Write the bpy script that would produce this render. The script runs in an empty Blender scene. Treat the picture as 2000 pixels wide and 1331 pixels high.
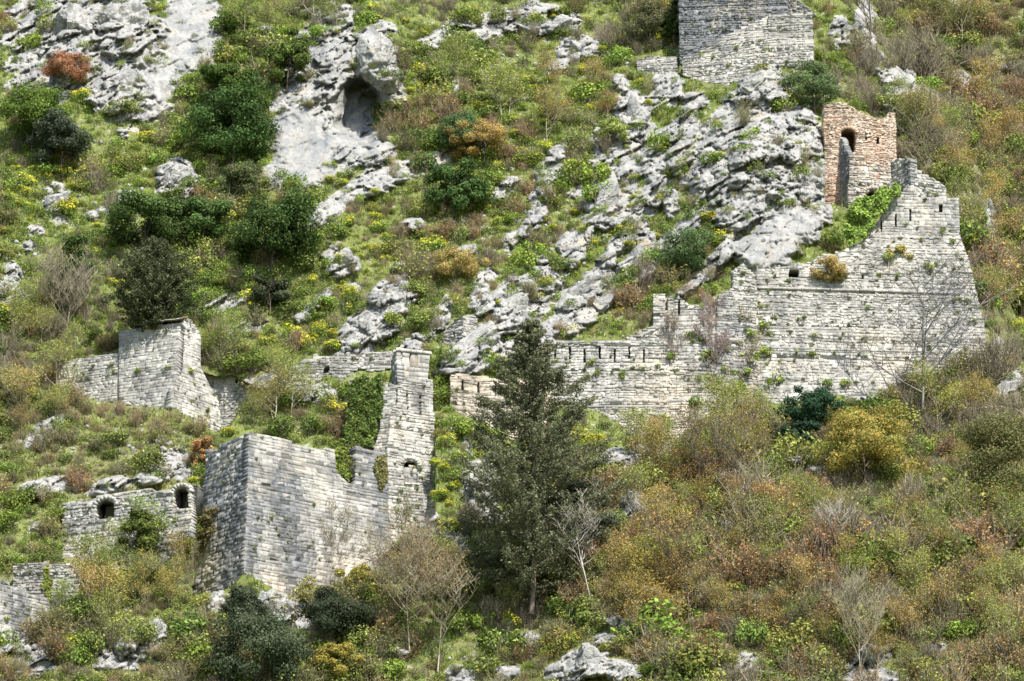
import bpy, math, random
import numpy as np
from math import radians as R, sin, cos, tan, pi

# ------------------------------------------------------------------ camera, sky, sun, exposure
SC = bpy.context.scene
TH = R(18.0)            # the camera looks up at the hillside
D0 = 410.0              # distance to the middle of the slope
MPP = 0.04              # metres per photo pixel at D0
F = np.array([0, cos(TH), sin(TH)]); RT = np.array([1.0, 0, 0]); UP = np.array([0, -sin(TH), cos(TH)])
CAM = -F * D0
cd = bpy.data.cameras.new("camera"); cam = bpy.data.objects.new("camera", cd)
SC.collection.objects.link(cam); SC.camera = cam
cam.location = CAM; cam.rotation_euler = (pi / 2 + TH, 0, 0)
cd.lens = 36 * D0 / 80.0; cd.sensor_width = 36; cd.clip_start = 1; cd.clip_end = 20000

SUN_AZ, SUN_EL = R(27), R(50)      # azimuth: to the right of the viewer's back
sd = bpy.data.lights.new("sun", 'SUN'); sun = bpy.data.objects.new("sun", sd); SC.collection.objects.link(sun)
sd.energy = 4.9; sd.angle = R(0.53); sd.color = (1.0, 0.955, 0.88)
sv = np.array([sin(SUN_AZ) * cos(SUN_EL), -cos(SUN_AZ) * cos(SUN_EL), sin(SUN_EL)])
import mathutils
sun.rotation_euler = mathutils.Vector(sv).to_track_quat('Z', 'Y').to_euler()
W = bpy.data.worlds.new("World"); SC.world = W; W.use_nodes = True
nt = W.node_tree
sky = nt.nodes.new('ShaderNodeTexSky'); sky.sky_type = 'NISHITA'; sky.sun_disc = False
sky.sun_elevation = SUN_EL; sky.sun_rotation = pi - SUN_AZ
bg = nt.nodes['Background']; bg.inputs[1].default_value = 0.14
nt.links.new(sky.outputs[0], bg.inputs[0])
SC.view_settings.view_transform = 'Standard'; SC.view_settings.look = 'None'
SC.view_settings.exposure = 0.92; SC.view_settings.gamma = 1; SC.view_settings.use_curve_mapping = False
SC.render.engine = 'CYCLES'
SC.cycles.max_bounces = 5; SC.cycles.diffuse_bounces = 3; SC.cycles.glossy_bounces = 1
SC.cycles.transmission_bounces = 2; SC.cycles.transparent_max_bounces = 4
SC.cycles.use_denoising = True; SC.cycles.denoiser = 'OPENIMAGEDENOISE'; SC.cycles.denoising_input_passes = 'RGB_ALBEDO_NORMAL'; SC.cycles.denoising_prefilter = 'ACCURATE'
COL = SC.collection
rng = np.random.default_rng(7); random.seed(7)

# ------------------------------------------------------------------ numpy noise
def _h(ix, iy, iz, s):
    h = (ix.astype(np.int64) * 374761393 + iy.astype(np.int64) * 668265263 + iz.astype(np.int64) * 2147483647 + s * 974634777) & 0xffffffff
    h = ((h ^ (h >> 13)) * 1274126177) & 0xffffffff
    h = ((h ^ (h >> 16)) * 2246822519) & 0xffffffff
    return ((h ^ (h >> 15)) & 0xffffff) / float(0xffffff)
def vnoise(p, s=0):
    i = np.floor(p); f = p - i; i = i.astype(np.int64); f = f * f * (3 - 2 * f)
    x, y, z = i[..., 0], i[..., 1], i[..., 2]; fx, fy, fz = f[..., 0], f[..., 1], f[..., 2]
    def L(a, b, t): return a + (b - a) * t
    c = [[[_h(x + a, y + b, z + d, s) for d in (0, 1)] for b in (0, 1)] for a in (0, 1)]
    return L(L(L(c[0][0][0], c[1][0][0], fx), L(c[0][1][0], c[1][1][0], fx), fy), L(L(c[0][0][1], c[1][0][1], fx), L(c[0][1][1], c[1][1][1], fx), fy), fz) * 2 - 1
def fbm(p, o=4, s=0, g=0.5):
    r = 0; a = 1; t = 0
    for k in range(o):
        r = r + a * vnoise(p * (2.03 ** k) + 17.3 * k, s + k); t += a; a *= g
    return r / t
def ridged(p, o=4, s=0):
    r = 0; a = 1; t = 0
    for k in range(o):
        r = r + a * (1 - 2 * np.abs(vnoise(p * (2.07 ** k) + 9.1 * k, s + k))); t += a; a *= 0.5
    return r / t
def worley(p, s=0):
    """F1, F2 distances and the id of the nearest cell"""
    i = np.floor(p).astype(np.int64); f1 = np.full(p.shape[:-1], 9.0); f2 = f1.copy(); idv = np.zeros(p.shape[:-1])
    for a in (-1, 0, 1):
        for b in (-1, 0, 1):
            for c in (-1, 0, 1):
                x, y, z = i[..., 0] + a, i[..., 1] + b, i[..., 2] + c
                d = np.sqrt((x + _h(x, y, z, s + 1) - p[..., 0]) ** 2 + (y + _h(x, y, z, s + 2) - p[..., 1]) ** 2 + (z + _h(x, y, z, s + 3) - p[..., 2]) ** 2)
                n = d < f1
                f2 = np.where(n, f1, np.minimum(f2, d)); idv = np.where(n, _h(x, y, z, s + 5), idv); f1 = np.where(n, d, f1)
    return f1, f2, idv
def sstep(a, b, x):
    t = np.clip((x - a) / (b - a), 0, 1); return t * t * (3 - 2 * t)

# ------------------------------------------------------------------ view rays <-> world points
def ray(px, py):
    px = np.asarray(px, float); py = np.asarray(py, float)
    a = (px - 1000) * MPP / D0; b = (665.5 - py) * MPP / D0
    return F + a[..., None] * RT + b[..., None] * UP
def at(px, py, s):
    """point on the ray through a photo pixel, s metres beyond the middle distance"""
    return CAM + ray(px, py) * (D0 + np.asarray(s, float))[..., None]
def to_px(P):
    q = P - CAM; d = q @ F
    return 1000 + (q @ RT) / d * D0 / MPP, 665.5 - (q @ UP) / d * D0 / MPP, d - D0

# ------------------------------------------------------------------ the hillside's relief
KS = 0.8
def base_s(px, py):
    r = ray(px, py)
    den = r[..., 1] - KS * r[..., 2]
    t = -(CAM[1] - KS * CAM[2]) / np.where(den < 0.06, 0.06, den)
    return np.clip(t - D0, -400, 900)

# rock outcrops: centre, half sizes in photo pixels, tilt in degrees (anticlockwise), push out (m), roughness
ROCKS = [
 (1350,430,95,20,52,1.2,1),(1290,490,80,18,50,1.2,1),(1110,612,100,17,44,1.2,.8),(1060,650,90,14,44,1.,.8),(1205,480,80,16,56,1.1,1),(1105,520,70,15,55,1,1),(1390,520,60,16,45,1,.9),(1045,425,50,15,55,1,1),(1150,440,60,14,58,1,1),(1265,400,70,18,60,1.2,1),(1300,180,40,30,60,1,1),(1270,300,30,60,-10,1,1),(960,590,50,12,48,.9,1),(860,620,16,50,-20,.9,1),(800,680,40,16,30,.8,1),
 (1500,290,90,150,10,.9,.9),(1420,300,60,120,-15,.8,.9),(640,190,90,150,-5,.8,.9),(170,110,150,110,-10,.6,.9),(1560,330,50,120,0,.8,.9),(1200,330,60,120,-22,.5,1.),(1000,640,120,30,42,.6,1),
 (140,60,75,80,0,1.5,1.2),(235,60,70,75,0,2.0,1.4),(215,175,65,60,-20,1.2,1.1),(60,70,50,60,0,.6,1),(375,60,50,85,0,.6,.25),(320,150,50,30,-40,.5,.3),
 (595,290,62,75,35,1.0,.2),(655,120,40,110,-8,1.6,1.2),(690,210,45,90,0,.6,.7),(745,130,45,80,10,2.2,.9),(720,300,55,22,5,1.,1),(570,350,45,30,0,.6,.2),
 (745,350,80,22,22,1.0,.8),(650,402,55,22,30,.7,.5),(340,352,45,38,10,1.4,1),(110,402,30,34,0,1.2,1),(70,450,20,12,0,.5,1),(250,385,30,14,0,.6,1),(200,410,14,8,0,.5,1),
 (665,515,34,38,50,1.8,.8),(620,590,40,10,45,.8,.5),(970,50,75,26,18,1.2,1.2),(1060,40,60,26,0,1,1.2),(870,70,65,18,25,.8,1),(1130,95,40,24,0,1.1,1.2),(1100,120,40,12,30,.6,1),
 (1235,225,32,62,-5,2.2,1.2),(1215,160,20,20,0,.8,1),(1075,330,45,26,55,1.2,1),(1100,310,20,30,0,.7,1),(1060,370,35,16,60,.9,1),(1180,385,30,66,-25,1.6,.9),(1215,330,40,22,60,1,1),
 (1225,440,20,30,0,.8,1),(1000,360,20,16,0,.7,1),(1130,570,58,18,42,1.3,.7),(1165,600,75,18,40,1.4,.6),(1245,510,60,24,55,1.4,.8),(1000,600,62,26,48,1.6,1),(935,670,85,26,42,1.8,.9),
 (935,575,18,28,-20,1,.9),(765,590,36,70,-25,1.5,1),(720,640,66,30,45,1.5,1),(690,690,40,20,20,.7,1),(540,740,60,14,10,.4,.8),(440,590,60,14,20,.3,1),
 (1490,165,52,48,0,2.4,1.3),(1330,270,26,70,-20,1.6,1.2),(1290,310,36,26,50,1.,1),(1400,340,40,60,0,1.4,1.3),(1460,330,60,50,45,1.8,1.3),(1570,270,36,56,0,1.6,1.3),
 (1450,400,66,40,45,1.4,1.2),(1530,360,44,44,0,1.4,1.3),(1560,430,60,44,35,1.4,.9),(1520,475,88,44,38,1.6,.35),(1390,250,26,20,0,.8,1),(1310,400,14,30,0,.7,1),(1240,470,30,16,40,.8,1),
 (1360,200,26,20,0,.8,1),(1700,110,26,22,0,.8,1),(1760,160,40,28,30,.8,1),(1820,160,56,34,-25,1,1.2),(1690,50,24,50,0,.8,1),(1640,60,20,30,0,.8,1),(1870,170,24,30,0,.8,1),(1740,190,24,30,0,.8,1),
 (1830,20,30,40,-20,.6,1),(1940,130,38,8,-5,.8,.7),(1950,395,30,10,0,.6,.8),(1925,415,22,8,0,.5,.8),(1965,470,30,14,0,.7,.8),(1985,510,20,24,0,.7,.8),(1935,440,18,10,0,.5,.8),
 (1725,735,26,24,0,1.2,1),(1690,765,34,22,0,1,1),(1975,755,56,26,25,1.2,.8),(1945,690,14,26,-15,.9,.8),(1550,890,34,20,0,1.2,1),(1600,905,34,22,-20,1,1),
 (545,1190,46,36,-20,1.4,.9),(590,1230,34,26,0,1.1,1),(480,1200,46,22,0,.8,.9),(425,1185,16,30,0,.8,1),(275,1262,46,24,10,.9,1.1),(300,1250,24,40,-20,.8,1),(230,1290,40,20,0,.6,1),
 (300,1075,60,36,10,.9,1.2),(200,1085,50,30,0,.6,1.2),(940,950,36,50,20,1,1),(870,1070,46,40,-35,1.2,1),(830,1010,34,20,-30,.8,1),(700,1110,60,20,30,.6,1),(960,1010,20,26,0,.8,1),
 (1235,980,26,36,-10,1,1),(1215,900,40,20,0,.7,1),(1280,880,30,20,0,.6,1),(1200,1215,22,12,-30,.8,1),(1235,1222,26,12,0,.8,1),(1150,1295,54,34,0,1.3,1.1),(1210,1310,34,26,0,1,1),(1100,1315,30,20,0,.8,1),
 (1180,1250,24,14,0,.7,1),(1700,1280,36,20,20,.9,1),(1680,1320,60,20,0,.9,1),(1350,1285,22,14,0,.8,1),(1500,945,40,16,-15,.8,1),(1515,1000,34,16,-10,.8,1),(1410,930,22,16,0,.7,1),
 (1420,1050,26,30,0,.6,1),(1570,1045,22,12,0,.7,1),(1830,1265,18,8,0,.6,1),(1460,1300,26,22,0,.7,1),(990,1312,30,16,0,.8,1),(900,1320,30,20,0,.7,1),(775,1275,30,12,0,.6,1),(1035,1250,22,12,0,.7,1),
 (100,950,60,20,12,.5,1),(210,950,40,16,15,.9,1),(290,935,24,12,0,.9,1),(75,1030,20,12,0,.7,1),(335,905,40,24,0,.2,.8),(90,840,50,14,40,.2,.8),(60,1290,50,30,20,.7,1),
 (20,1250,40,30,0,.5,1),(110,1240,40,20,10,.6,1),(20,560,20,40,0,.3,.9),(480,640,40,10,20,.4,.8),(600,730,30,16,0,.5,.9),(620,770,50,20,0,.6,1),(1390,590,20,10,0,.6,.6),
 (1000,470,20,12,45,.7,1),(1060,520,16,26,0,.7,1),(1110,470,24,16,50,.7,1),(910,490,24,12,20,.7,1),(950,540,20,14,30,.7,1),(880,170,16,20,0,.6,1),(900,250,16,12,0,.6,1),(980,380,20,14,40,.6,1),
 (560,180,20,14,0,.5,1),(520,70,22,16,0,.5,1),(800,440,30,12,20,.5,.8),(850,310,22,14,0,.5,.8),(690,560,12,10,0,.6,1),(590,620,12,10,0,.6,1),(180,420,16,10,0,.6,1),(60,480,16,10,0,.6,1),(30,540,14,20,0,.5,1),
]
TILT = {}
def rock_mask(px, py, P):
    nz = fbm(P * 0.40, 5, 31) * 1.1 + fbm(P * 1.6, 3, 32) * 0.5
    m = np.zeros(px.shape); push = np.zeros(px.shape); rough = np.full(px.shape, 0.25)
    for (cx, cy, rx, ry, an, pu, ro) in ROCKS:
        rx *= 1.08; ry *= 1.08; R_ = max(rx, ry) * 1.7
        sel = (np.abs(px - cx) < R_) & (np.abs(py - cy) < R_)
        if not sel.any(): continue
        dx = px[sel] - cx; dy = -(py[sel] - cy); a = R(an); c, s = cos(a), sin(a)
        e = np.sqrt(((dx * c + dy * s) / rx) ** 2 + ((-dx * s + dy * c) / ry) ** 2) + nz[sel] * 0.55
        w = sstep(1.12, 0.9, e); w2 = sstep(1.25, 0.55, e)
        m[sel] = np.maximum(m[sel], w)
        push[sel] = np.maximum(push[sel], w2 * pu)
        rough[sel] = rough[sel] * (1 - w) + ro * w
    return m, push, rough

def strata(P, an):
    """fractured limestone: beds that climb to the upper right, broken into blocks"""
    c, s = cos(an), sin(an)
    q = np.stack([P[..., 0] * c + P[..., 2] * s, -P[..., 0] * s + P[..., 2] * c, P[..., 1] * 0.6], -1)
    q = q + 0.35 * np.stack([fbm(P * 0.8, 3, 51), fbm(P * 0.8, 3, 52), fbm(P * .8, 3, 53)], -1)
    f1, f2, idv = worley(q * np.array([0.38, 0.85, 0.5]), 61)
    g1, g2, idw = worley(q * np.array([1.1, 2.3, 1.4]), 71)
    crack = sstep(0.10, 0.0, f2 - f1); crack2 = sstep(0.12, 0.0, g2 - g1)
    h = (idv - 0.5) * 1.35 + (idw - 0.5) * 0.40 - crack * 0.30 - crack2 * 0.08
    e1, e2, ide = worley(q * np.array([2.6, 5.0, 3.0]), 91)
    h = h + (ide - .5) * .12 + ridged(P * 0.5, 3, 81) * 0.35 + fbm(P * 2.6, 3, 83) * 0.12 + fbm(P * 7, 2, 84) * .04
    return h

# walls push the ground back to their own planes (filled in below)
class Plane:
    def __init__(self, px, py, phi, batter=4.0, s=None, ds=0.0):
        """a wall face: it passes through photo pixel (px, py); phi turns it to the viewer's right, batter leans it back"""
        if s is None: s = float(terrain_s0(np.array([px]), np.array([py]))[0]) + ds
        self.p = at(np.array(px), np.array(py), np.array(s)); ph, b = R(phi), R(batter)
        self.n = np.array([sin(ph) * cos(b), -cos(ph) * cos(b), sin(b)])
        self.u = np.array([cos(ph), sin(ph), 0.0]); self.w = np.cross(self.n, self.u)
        if self.w[2] < 0: self.w = -self.w
        self.s = s
    def hit(self, px, py):
        r = ray(px, py); t = ((self.p - CAM) @ self.n) / (r @ self.n)
        return CAM + r * t[..., None], t - D0
    def uv(self, pts):
        P, _ = self.hit(np.array([a for a, b in pts], float), np.array([b for a, b in pts], float))
        q = P - self.p
        return np.stack([q @ self.u, q @ self.w], -1)
    def xyz(self, u, v, d=0.0):
        return self.p + np.multiply.outer(u, self.u) + np.multiply.outer(v, self.w) + np.multiply.outer(d * np.ones_like(u), self.n)

def ridge_off(px, py):
    nz = 0
    xr = np.interp(py, [-400, 0, 200, 380, 640, 730, 800], [1560, 1640, 1790, 1880, 1925, 1960, 2050])
    far = sstep(0, 70, px - xr) * sstep(820, 700, py) * 16
    crag = -5.0 * np.exp(-(((px - 1500) / 170) ** 2 + ((py - 330) / 260) ** 2))
    spur = -3.0 * np.exp(-(((px - 720) / 160) ** 2 + ((py - 120) / 170) ** 2))
    low = -4.0 * sstep(820, 1150, py) * sstep(900, 1300, px)
    return far + crag + spur + low
def terrain_s0(px, py):
    px = np.asarray(px, float); py = np.asarray(py, float)
    s = base_s(px, py); P = at(px, py, s)
    return s + ridge_off(px, py) + fbm(P * 0.045, 3, 5) * 3.2 + fbm(P * 0.16, 3, 6) * 1.2

# --------------------------------------------------------------- wall faces, as planes and outlines in the photo
def pl(*a, **k): return Plane(*a, **k)
FACES = {}
def face(name, plane, outline, holes=(), **kw):
    FACES[name] = dict(plane=plane, outline=outline, holes=list(holes), **kw); return plane
def slit(x, y0, y1, w=3.6): return [(x - w / 2, y0), (x + w / 2, y0), (x + w / 2, y1), (x - w / 2, y1)]
def arch(x0, x1, y0, y1, rise):
    n = 8; xm = (x0 + x1) / 2; r = (x1 - x0) / 2
    return [(x0, y1)] + [(xm - r * cos(pi * k / n), y0 + rise - rise * sin(pi * k / n)) for k in range(n + 1)] + [(x1, y1)]

# guard house on the left, with its curtain walls
g = pl(333, 792, -23, 7)
face('gh_left', g, [(232,647),(353,630),(352,640),(347,723),(334,798),(300,796),(247,793),(232,789)], stone=(.55,.26), tint='grey', stain=.35, fill=.5)
face('gh_curtain', pl(234, 789, -23, 7, s=float(g.hit(np.array([234.]), np.array([789.]))[1][0]) + .25), [(100,707),(234,689),(234,790),(200,786),(142,769),(110,748)], stone=(.5,.25), tint='grey', stain=.3)
gc = float(g.hit(np.array([343.]), np.array([740.]))[1][0])
g2 = face('gh_right', pl(343, 740, 52, 9, s=gc), [(352,629),(373,624),(382,638),(393,657),(392,714),(397,728),(416,764),(432,793),(432,838),(424,847),(380,822),(344,800),(334,797),(347,723)], [[(366,645),(371,641),(373,668),(368,664)]], stone=(.5,.27), tint='pale', stain=.2, fill=1.)
face('gh_east', pl(425, 800, -8, 4, s=float(g2.hit(np.array([425.]), np.array([800.]))[1][0]) + .2), [(396,729),(410,734),(443,739),(444,733),(463,736),(464,743),(480,747),(498,756),(500,766),(470,800),(450,830),(432,845),(420,800)], [[(458,742),(463,740),(464,750),(459,752)]], stone=(.4,.22), tint='grey', rubble=.6, stain=.5)
# big square bastion
b0 = pl(478, 1115, -53, 5)
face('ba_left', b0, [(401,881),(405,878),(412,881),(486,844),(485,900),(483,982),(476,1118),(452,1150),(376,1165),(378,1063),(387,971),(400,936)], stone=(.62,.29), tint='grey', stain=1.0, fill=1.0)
sb = float(b0.hit(np.array([483.]), np.array([975.]))[1][0])
b1 = face('ba_right', pl(483, 975, 36, 5, s=sb), [(486,843),(560,861),(633,879),(641,874),(654,879),(657,921),(676,940),(688,947),(694,939),(695,871),(736,884),(762,892),(762,960),(766,1066),(740,1090),(711,1105),(640,1150),(576,1176),(533,1150),(490,1127),(476,1120),(483,980)], stone=(.66,.30), tint='grey', stain=.95, fill=1.0, low='cream')
# tall tower of the stair wall
ts = float(b1.hit(np.array([762.]), np.array([980.]))[1][0])
t1 = face('tw_front', pl(765, 980, 28, 4, s=ts - .1), [(773,752),(800,742),(846,741),(846,802),(850,812),(850,900),(850,1004),(832,1022),(800,1040),(766,1066),(758,1000),(757,880),(762,820)], [slit(796.5,769,799), slit(821,777,808), slit(775,758,789), arch(789,817,897,944,12)], stone=(.5,.26), tint='pale', stain=.25, rubble=.35, fill=.8)
tc = float(t1.hit(np.array([766.]), np.array([820.]))[1][0])
face('tw_left', pl(766, 820, -22, 4, s=tc), [(754,746),(773,752),(764,820),(757,900),(757,960),(728,884),(741,840),(748,766)], [slit(772,758,789,3.6)] , stone=(.5,.24), tint='pale', stain=.15)
tt = float(t1.hit(np.array([805.]), np.array([745.]))[1][0])
face('tw_turret', pl(805, 745, 20, 1, s=tt + .5), [(775,684),(840,691),(838,720),(835,760),(776,770),(775,750)], [slit(801.5,694,706,3), slit(784.5,692,710,3.6)], stone=(.75,.36), tint='pale', stain=.05)
ttc = float(FACES['tw_turret']['plane'].hit(np.array([775.]), np.array([715.]))[1][0])
face('tw_turret_left', pl(775, 715, -68, 1, s=ttc), [(773,686),(775,686),(776,765),(765,745),(764,699)], stone=(.5,.3), tint='grey', stain=.5, thick=.6)  # greyer, darker colour paints the shade on the turret's left side
# low overgrown wall left of the tower
face('lw', pl(640, 745, 3, 3, ds=.3), [(543,751),(552,733),(560,721),(596,700),(651,694),(700,690),(766,686),(766,722),(740,726),(700,722),(668,742),(640,733),(612,746),(574,762)], [[(633,718),(644,716),(644,727),(633,728)]], stone=(.45,.22), tint='grey', rubble=.5, stain=.3)
# long loop-holed wall behind the conifer
face('long_left', pl(930, 790, 10, 5, ds=.4), [(880,732),(900,730),(960,739),(1020,742),(1075,742),(1075,850),(1000,860),(940,830),(880,800)], [slit(904,741,763), slit(934,744,770), slit(968,748,772)], stone=(.5,.25), tint='cream', stain=.3, rubble=.5)
lm = pl(1180, 800, 0, 6, ds=.5)
face('long_mid', lm, [(1066,669),(1100,666),(1150,668),(1196,665),(1224,662),(1245,653),(1262,642),(1276,636),(1276,574),(1300,576),(1328,583),(1346,597),(1370,600),(1401,598),(1402,700),(1400,800),(1370,830),(1320,858),(1280,862),(1230,845),(1160,800),(1066,790)],
     [slit(1084,684,704), slit(1114,678,704), slit(1142,682,708), slit(1171,676,703), slit(1201,680,707), slit(1229,675,701), slit(1257,680,706), slit(1302,578,605), slit(1326,590,616)], stone=(.52,.25), tint='grey', rubble=.45, stain=.3, low='cream', fill=.9)
lsx = float(lm.hit(np.array([1401.]), np.array([700.]))[1][0])
face('long_step', pl(1400, 700, 14, 4, s=lsx - .1), [(1401,575),(1433,563),(1434,528),(1450,513),(1476,536),(1479,560),(1477,700),(1490,780),(1440,800),(1400,815),(1398,700)], [slit(1454,528,541,3)], stone=(.45,.24), tint='grey', rubble=.6, stain=.6, low='cream')
# great bastion on the right
m1 = pl(1560, 770, 4.5, 9, ds=.2)
ss = float(lm.hit(np.array([1480.]), np.array([650.]))[1][0])
face('gb_front', m1, [(1478,520),(1500,524),(1520,520),(1545,517),(1570,517),(1600,500),(1643,493),(1660,480),(1681,475),(1694,458),(1728,459),(1874,456),(1877,470),(1891,503),(1926,650),(1924,720),(1860,724),(1760,750),(1690,775),(1600,770),(1540,790),(1482,785),(1474,650)],
     [slit(1685,531,545,4), arch(1541,1560,523,540,8)], stone=(.5,.27), tint='pale', rubble=.55, stain=.25, fill=1.0, plants=1)
sp = float(m1.hit(np.array([1780.]), np.array([456.]))[1][0])
face('gb_parapet', pl(1780, 458, 3, 3, s=sp + .35), [(1694,458),(1696,451),(1712,434),(1728,418),(1745,394),(1764,370),(1776,365),(1790,364),(1803,377),(1810,387),(1840,385),(1873,385),(1875,458),(1780,463),(1700,466)],
     [slit(1721.5,431,456,3), slit(1750,421,442,3.6), slit(1778,408,431,3.6), [(1834,401),(1841,401),(1841,416),(1834,416)]], stone=(.5,.27), tint='grey', stain=.3)
face('gb_back', pl(1800, 380, 20, 3, s=sp + 3.0), [(1779,312),(1791,312),(1792,334),(1806,341),(1825,352),(1848,367),(1849,384),(1850,400),(1779,400)], stone=(.5,.25), tint='grey', rubble=.5, stain=.2, thick=.6)
face('gb_back_shade', pl(1779, 350, -55, 1, s=sp + 3.0), [(1739,316),(1748,312),(1779,310),(1779,372),(1740,372)], stone=(.5,.25), tint='grey', rubble=.4, stain=.8, thick=.6)  # inner wall darkened in colour to stand in for its shade
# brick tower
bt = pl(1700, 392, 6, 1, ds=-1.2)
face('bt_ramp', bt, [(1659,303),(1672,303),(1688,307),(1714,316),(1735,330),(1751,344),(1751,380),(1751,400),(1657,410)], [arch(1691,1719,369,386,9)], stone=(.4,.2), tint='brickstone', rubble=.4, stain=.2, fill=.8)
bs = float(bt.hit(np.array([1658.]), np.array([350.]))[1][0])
face('bt_ramp_side', pl(1659, 350, -74, 1, s=bs), [(1640,268),(1645,272),(1650,290),(1659,303),(1658,407),(1634,402),(1637,330)], stone=(.4,.2), tint='grey', stain=1.2, thick=.5)  # strongest darkening: the ramp side's shade is put into the stone colour
btf = pl(1680, 300, 6, 0, s=bs + 3.2)
face('bt_front', btf, [(1609,207),(1622,204),(1632,199),(1647,202),(1661,207),(1675,216),(1690,222),(1704,229),(1722,231),(1733,229),(1735,219),(1750,221),(1752,372),(1700,400),(1640,402),(1612,400),(1610,295)], [arch(1643,1671,252,297,8), slit(1692,266,274,4), slit(1715.5,270,283,5)], stone=(.3,.12), tint='brick', rubble=.3, stain=.1, thick=1.2, fill=.8)
# keep at the top edge
k0 = pl(1440, 120, -6, 1, ds=.6)
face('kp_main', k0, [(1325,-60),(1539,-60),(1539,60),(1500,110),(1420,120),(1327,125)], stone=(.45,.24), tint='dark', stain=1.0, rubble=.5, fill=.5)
ks = float(k0.hit(np.array([1545.]), np.array([60.]))[1][0])
face('kp_right', pl(1545, 60, -8, 5, s=ks - 2.4), [(1500,32),(1520,30),(1540,27),(1587,24),(1589,60),(1590,122),(1560,135),(1500,122)], stone=(.48,.26), tint='pale', rubble=.5, stain=.4)
kc = float(FACES['kp_right']['plane'].hit(np.array([1500.]), np.array([75.]))[1][0])
face('kp_apron', pl(1500, 75, -14, 12, s=kc), [(1331,112),(1380,88),(1430,62),(1470,45),(1501,31),(1501,124),(1480,140),(1419,168),(1370,160),(1332,150)], stone=(.45,.25), tint='pale', rubble=.6, stain=.5)
face('kp_slope', pl(1560, 20, -30, 1, s=ks + 1.5), [(1540,-60),(1548,-10),(1556,-2),(1588,24),(1590,30),(1540,34)], stone=(.45,.24), tint='grey', rubble=.3, stain=.9, thick=.6)
# arched wall, lower left
a0 = pl(160, 1060, -25, 4, ds=.3)
face('ar_wall', a0, [(123,982),(170,975),(210,966),(250,962),(296,955),(300,961),(335,958),(338,949),(350,946),(368,944),(371,952),(374,1000),(372,1050),(300,1065),(230,1060),(150,1088),(117,1094),(120,1020)], [arch(186,223,975,1013,15), arch(338,367,950,992,13)], stone=(.45,.24), tint='grey', rubble=.4, stain=.35, fill=.9)
# walls at the lower left corner
c0 = pl(60, 1185, -8, 3, ds=.2)
face('lc_back', c0, [(24,1106),(36,1101),(80,1100),(142,1101),(160,1120),(150,1170),(110,1195),(60,1195),(24,1165)], stone=(.4,.2), tint='grey', rubble=.6, stain=.6)
c1 = pl(40, 1225, 46, 4, ds=-.8)
face('lc_front', c1, [(-60,1100),(0,1134),(12,1136),(36,1150),(100,1172),(105,1194),(88,1210),(60,1230),(40,1250),(0,1262),(-60,1270)], [slit(77,1164,1180,2), slit(63,1160,1172,2)], stone=(.55,.27), tint='grey', stain=.5)
# wall fragments on the slope
f0 = pl(880, 665, -35, 2, ds=.4)
face('frag_shade', f0, [(853,668),(866,648),(886,626),(905,620),(904,650),(898,668),(880,676)], [slit(885,650,657,3)], stone=(.4,.22), tint='grey', stain=1., rubble=.4, thick=.6)  # shaded face of the hut, painted darker than the lit one
fs = float(f0.hit(np.array([904.]), np.array([650.]))[1][0])
face('frag_lit', pl(905, 650, 24, 2, s=fs), [(905,619),(925,614),(932,622),(930,655),(904,668)], stone=(.4,.22), tint='grey', stain=.2, rubble=.4, thick=.6)
face('frag_upper', pl(1280, 140, -10, 2, ds=.3), [(1243,116),(1270,110),(1322,112),(1326,140),(1290,146),(1245,142)], stone=(.4,.22), tint='grey', stain=.5, rubble=.6, thick=.6)

def in_poly(x, y, poly):
    c = np.zeros(np.shape(x), bool); n = len(poly); j = n - 1
    for i in range(n):
        xi, yi = poly[i]; xj, yj = poly[j]
        if yi != yj:
            c ^= ((yi > y) != (yj > y)) & (x < (xj - xi) * (y - yi) / (yj - yi) + xi)
        j = i
    return c

# ------------------------------------------------------------------ materials
def newmat(name):
    m = bpy.data.materials.new(name); m.use_nodes = True; t = m.node_tree; t.nodes.clear()
    o = t.nodes.new('ShaderNodeOutputMaterial'); return m, t, o
def N(t, typ, **kw):
    n = t.nodes.new(typ)
    for k, v in kw.items():
        if k.startswith('i_'): n.inputs[k[2:].replace('_', ' ')].default_value = v
        else: setattr(n, k, v)
    return n
def mixc(t, a, b, f, mode='MIX'):
    n = t.nodes.new('ShaderNodeMix'); n.data_type = 'RGBA'; n.blend_type = mode
    for s, v in ((0, f), (6, a), (7, b)):
        if hasattr(v, 'is_output'): t.links.new(v, n.inputs[s])
        elif s == 0: n.inputs[0].default_value = v
        else: n.inputs[s].default_value = (*v, 1) if len(v) == 3 else v
    return n.outputs[2]
def ramp(t, src, a, b, ca=(0, 0, 0, 1), cb=(1, 1, 1, 1)):
    r = t.nodes.new('ShaderNodeValToRGB'); r.color_ramp.elements[0].position = a; r.color_ramp.elements[1].position = b
    r.color_ramp.elements[0].color = ca; r.color_ramp.elements[1].color = cb; t.links.new(src, r.inputs[0]); return r.outputs[0]
def noise(t, vec, scale, detail=5, rough=.6):
    n = t.nodes.new('ShaderNodeTexNoise'); n.inputs['Scale'].default_value = scale; n.inputs['Detail'].default_value = detail
    n.inputs['Roughness'].default_value = rough
    if vec is not None: t.links.new(vec, n.inputs['Vector'])
    return n.outputs[0]
def geo_pos(t, scale=(1, 1, 1)):
    g = t.nodes.new('ShaderNodeNewGeometry'); m = t.nodes.new('ShaderNodeMapping'); m.inputs['Scale'].default_value = scale
    t.links.new(g.outputs['Position'], m.inputs[0]); return m.outputs[0]

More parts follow.
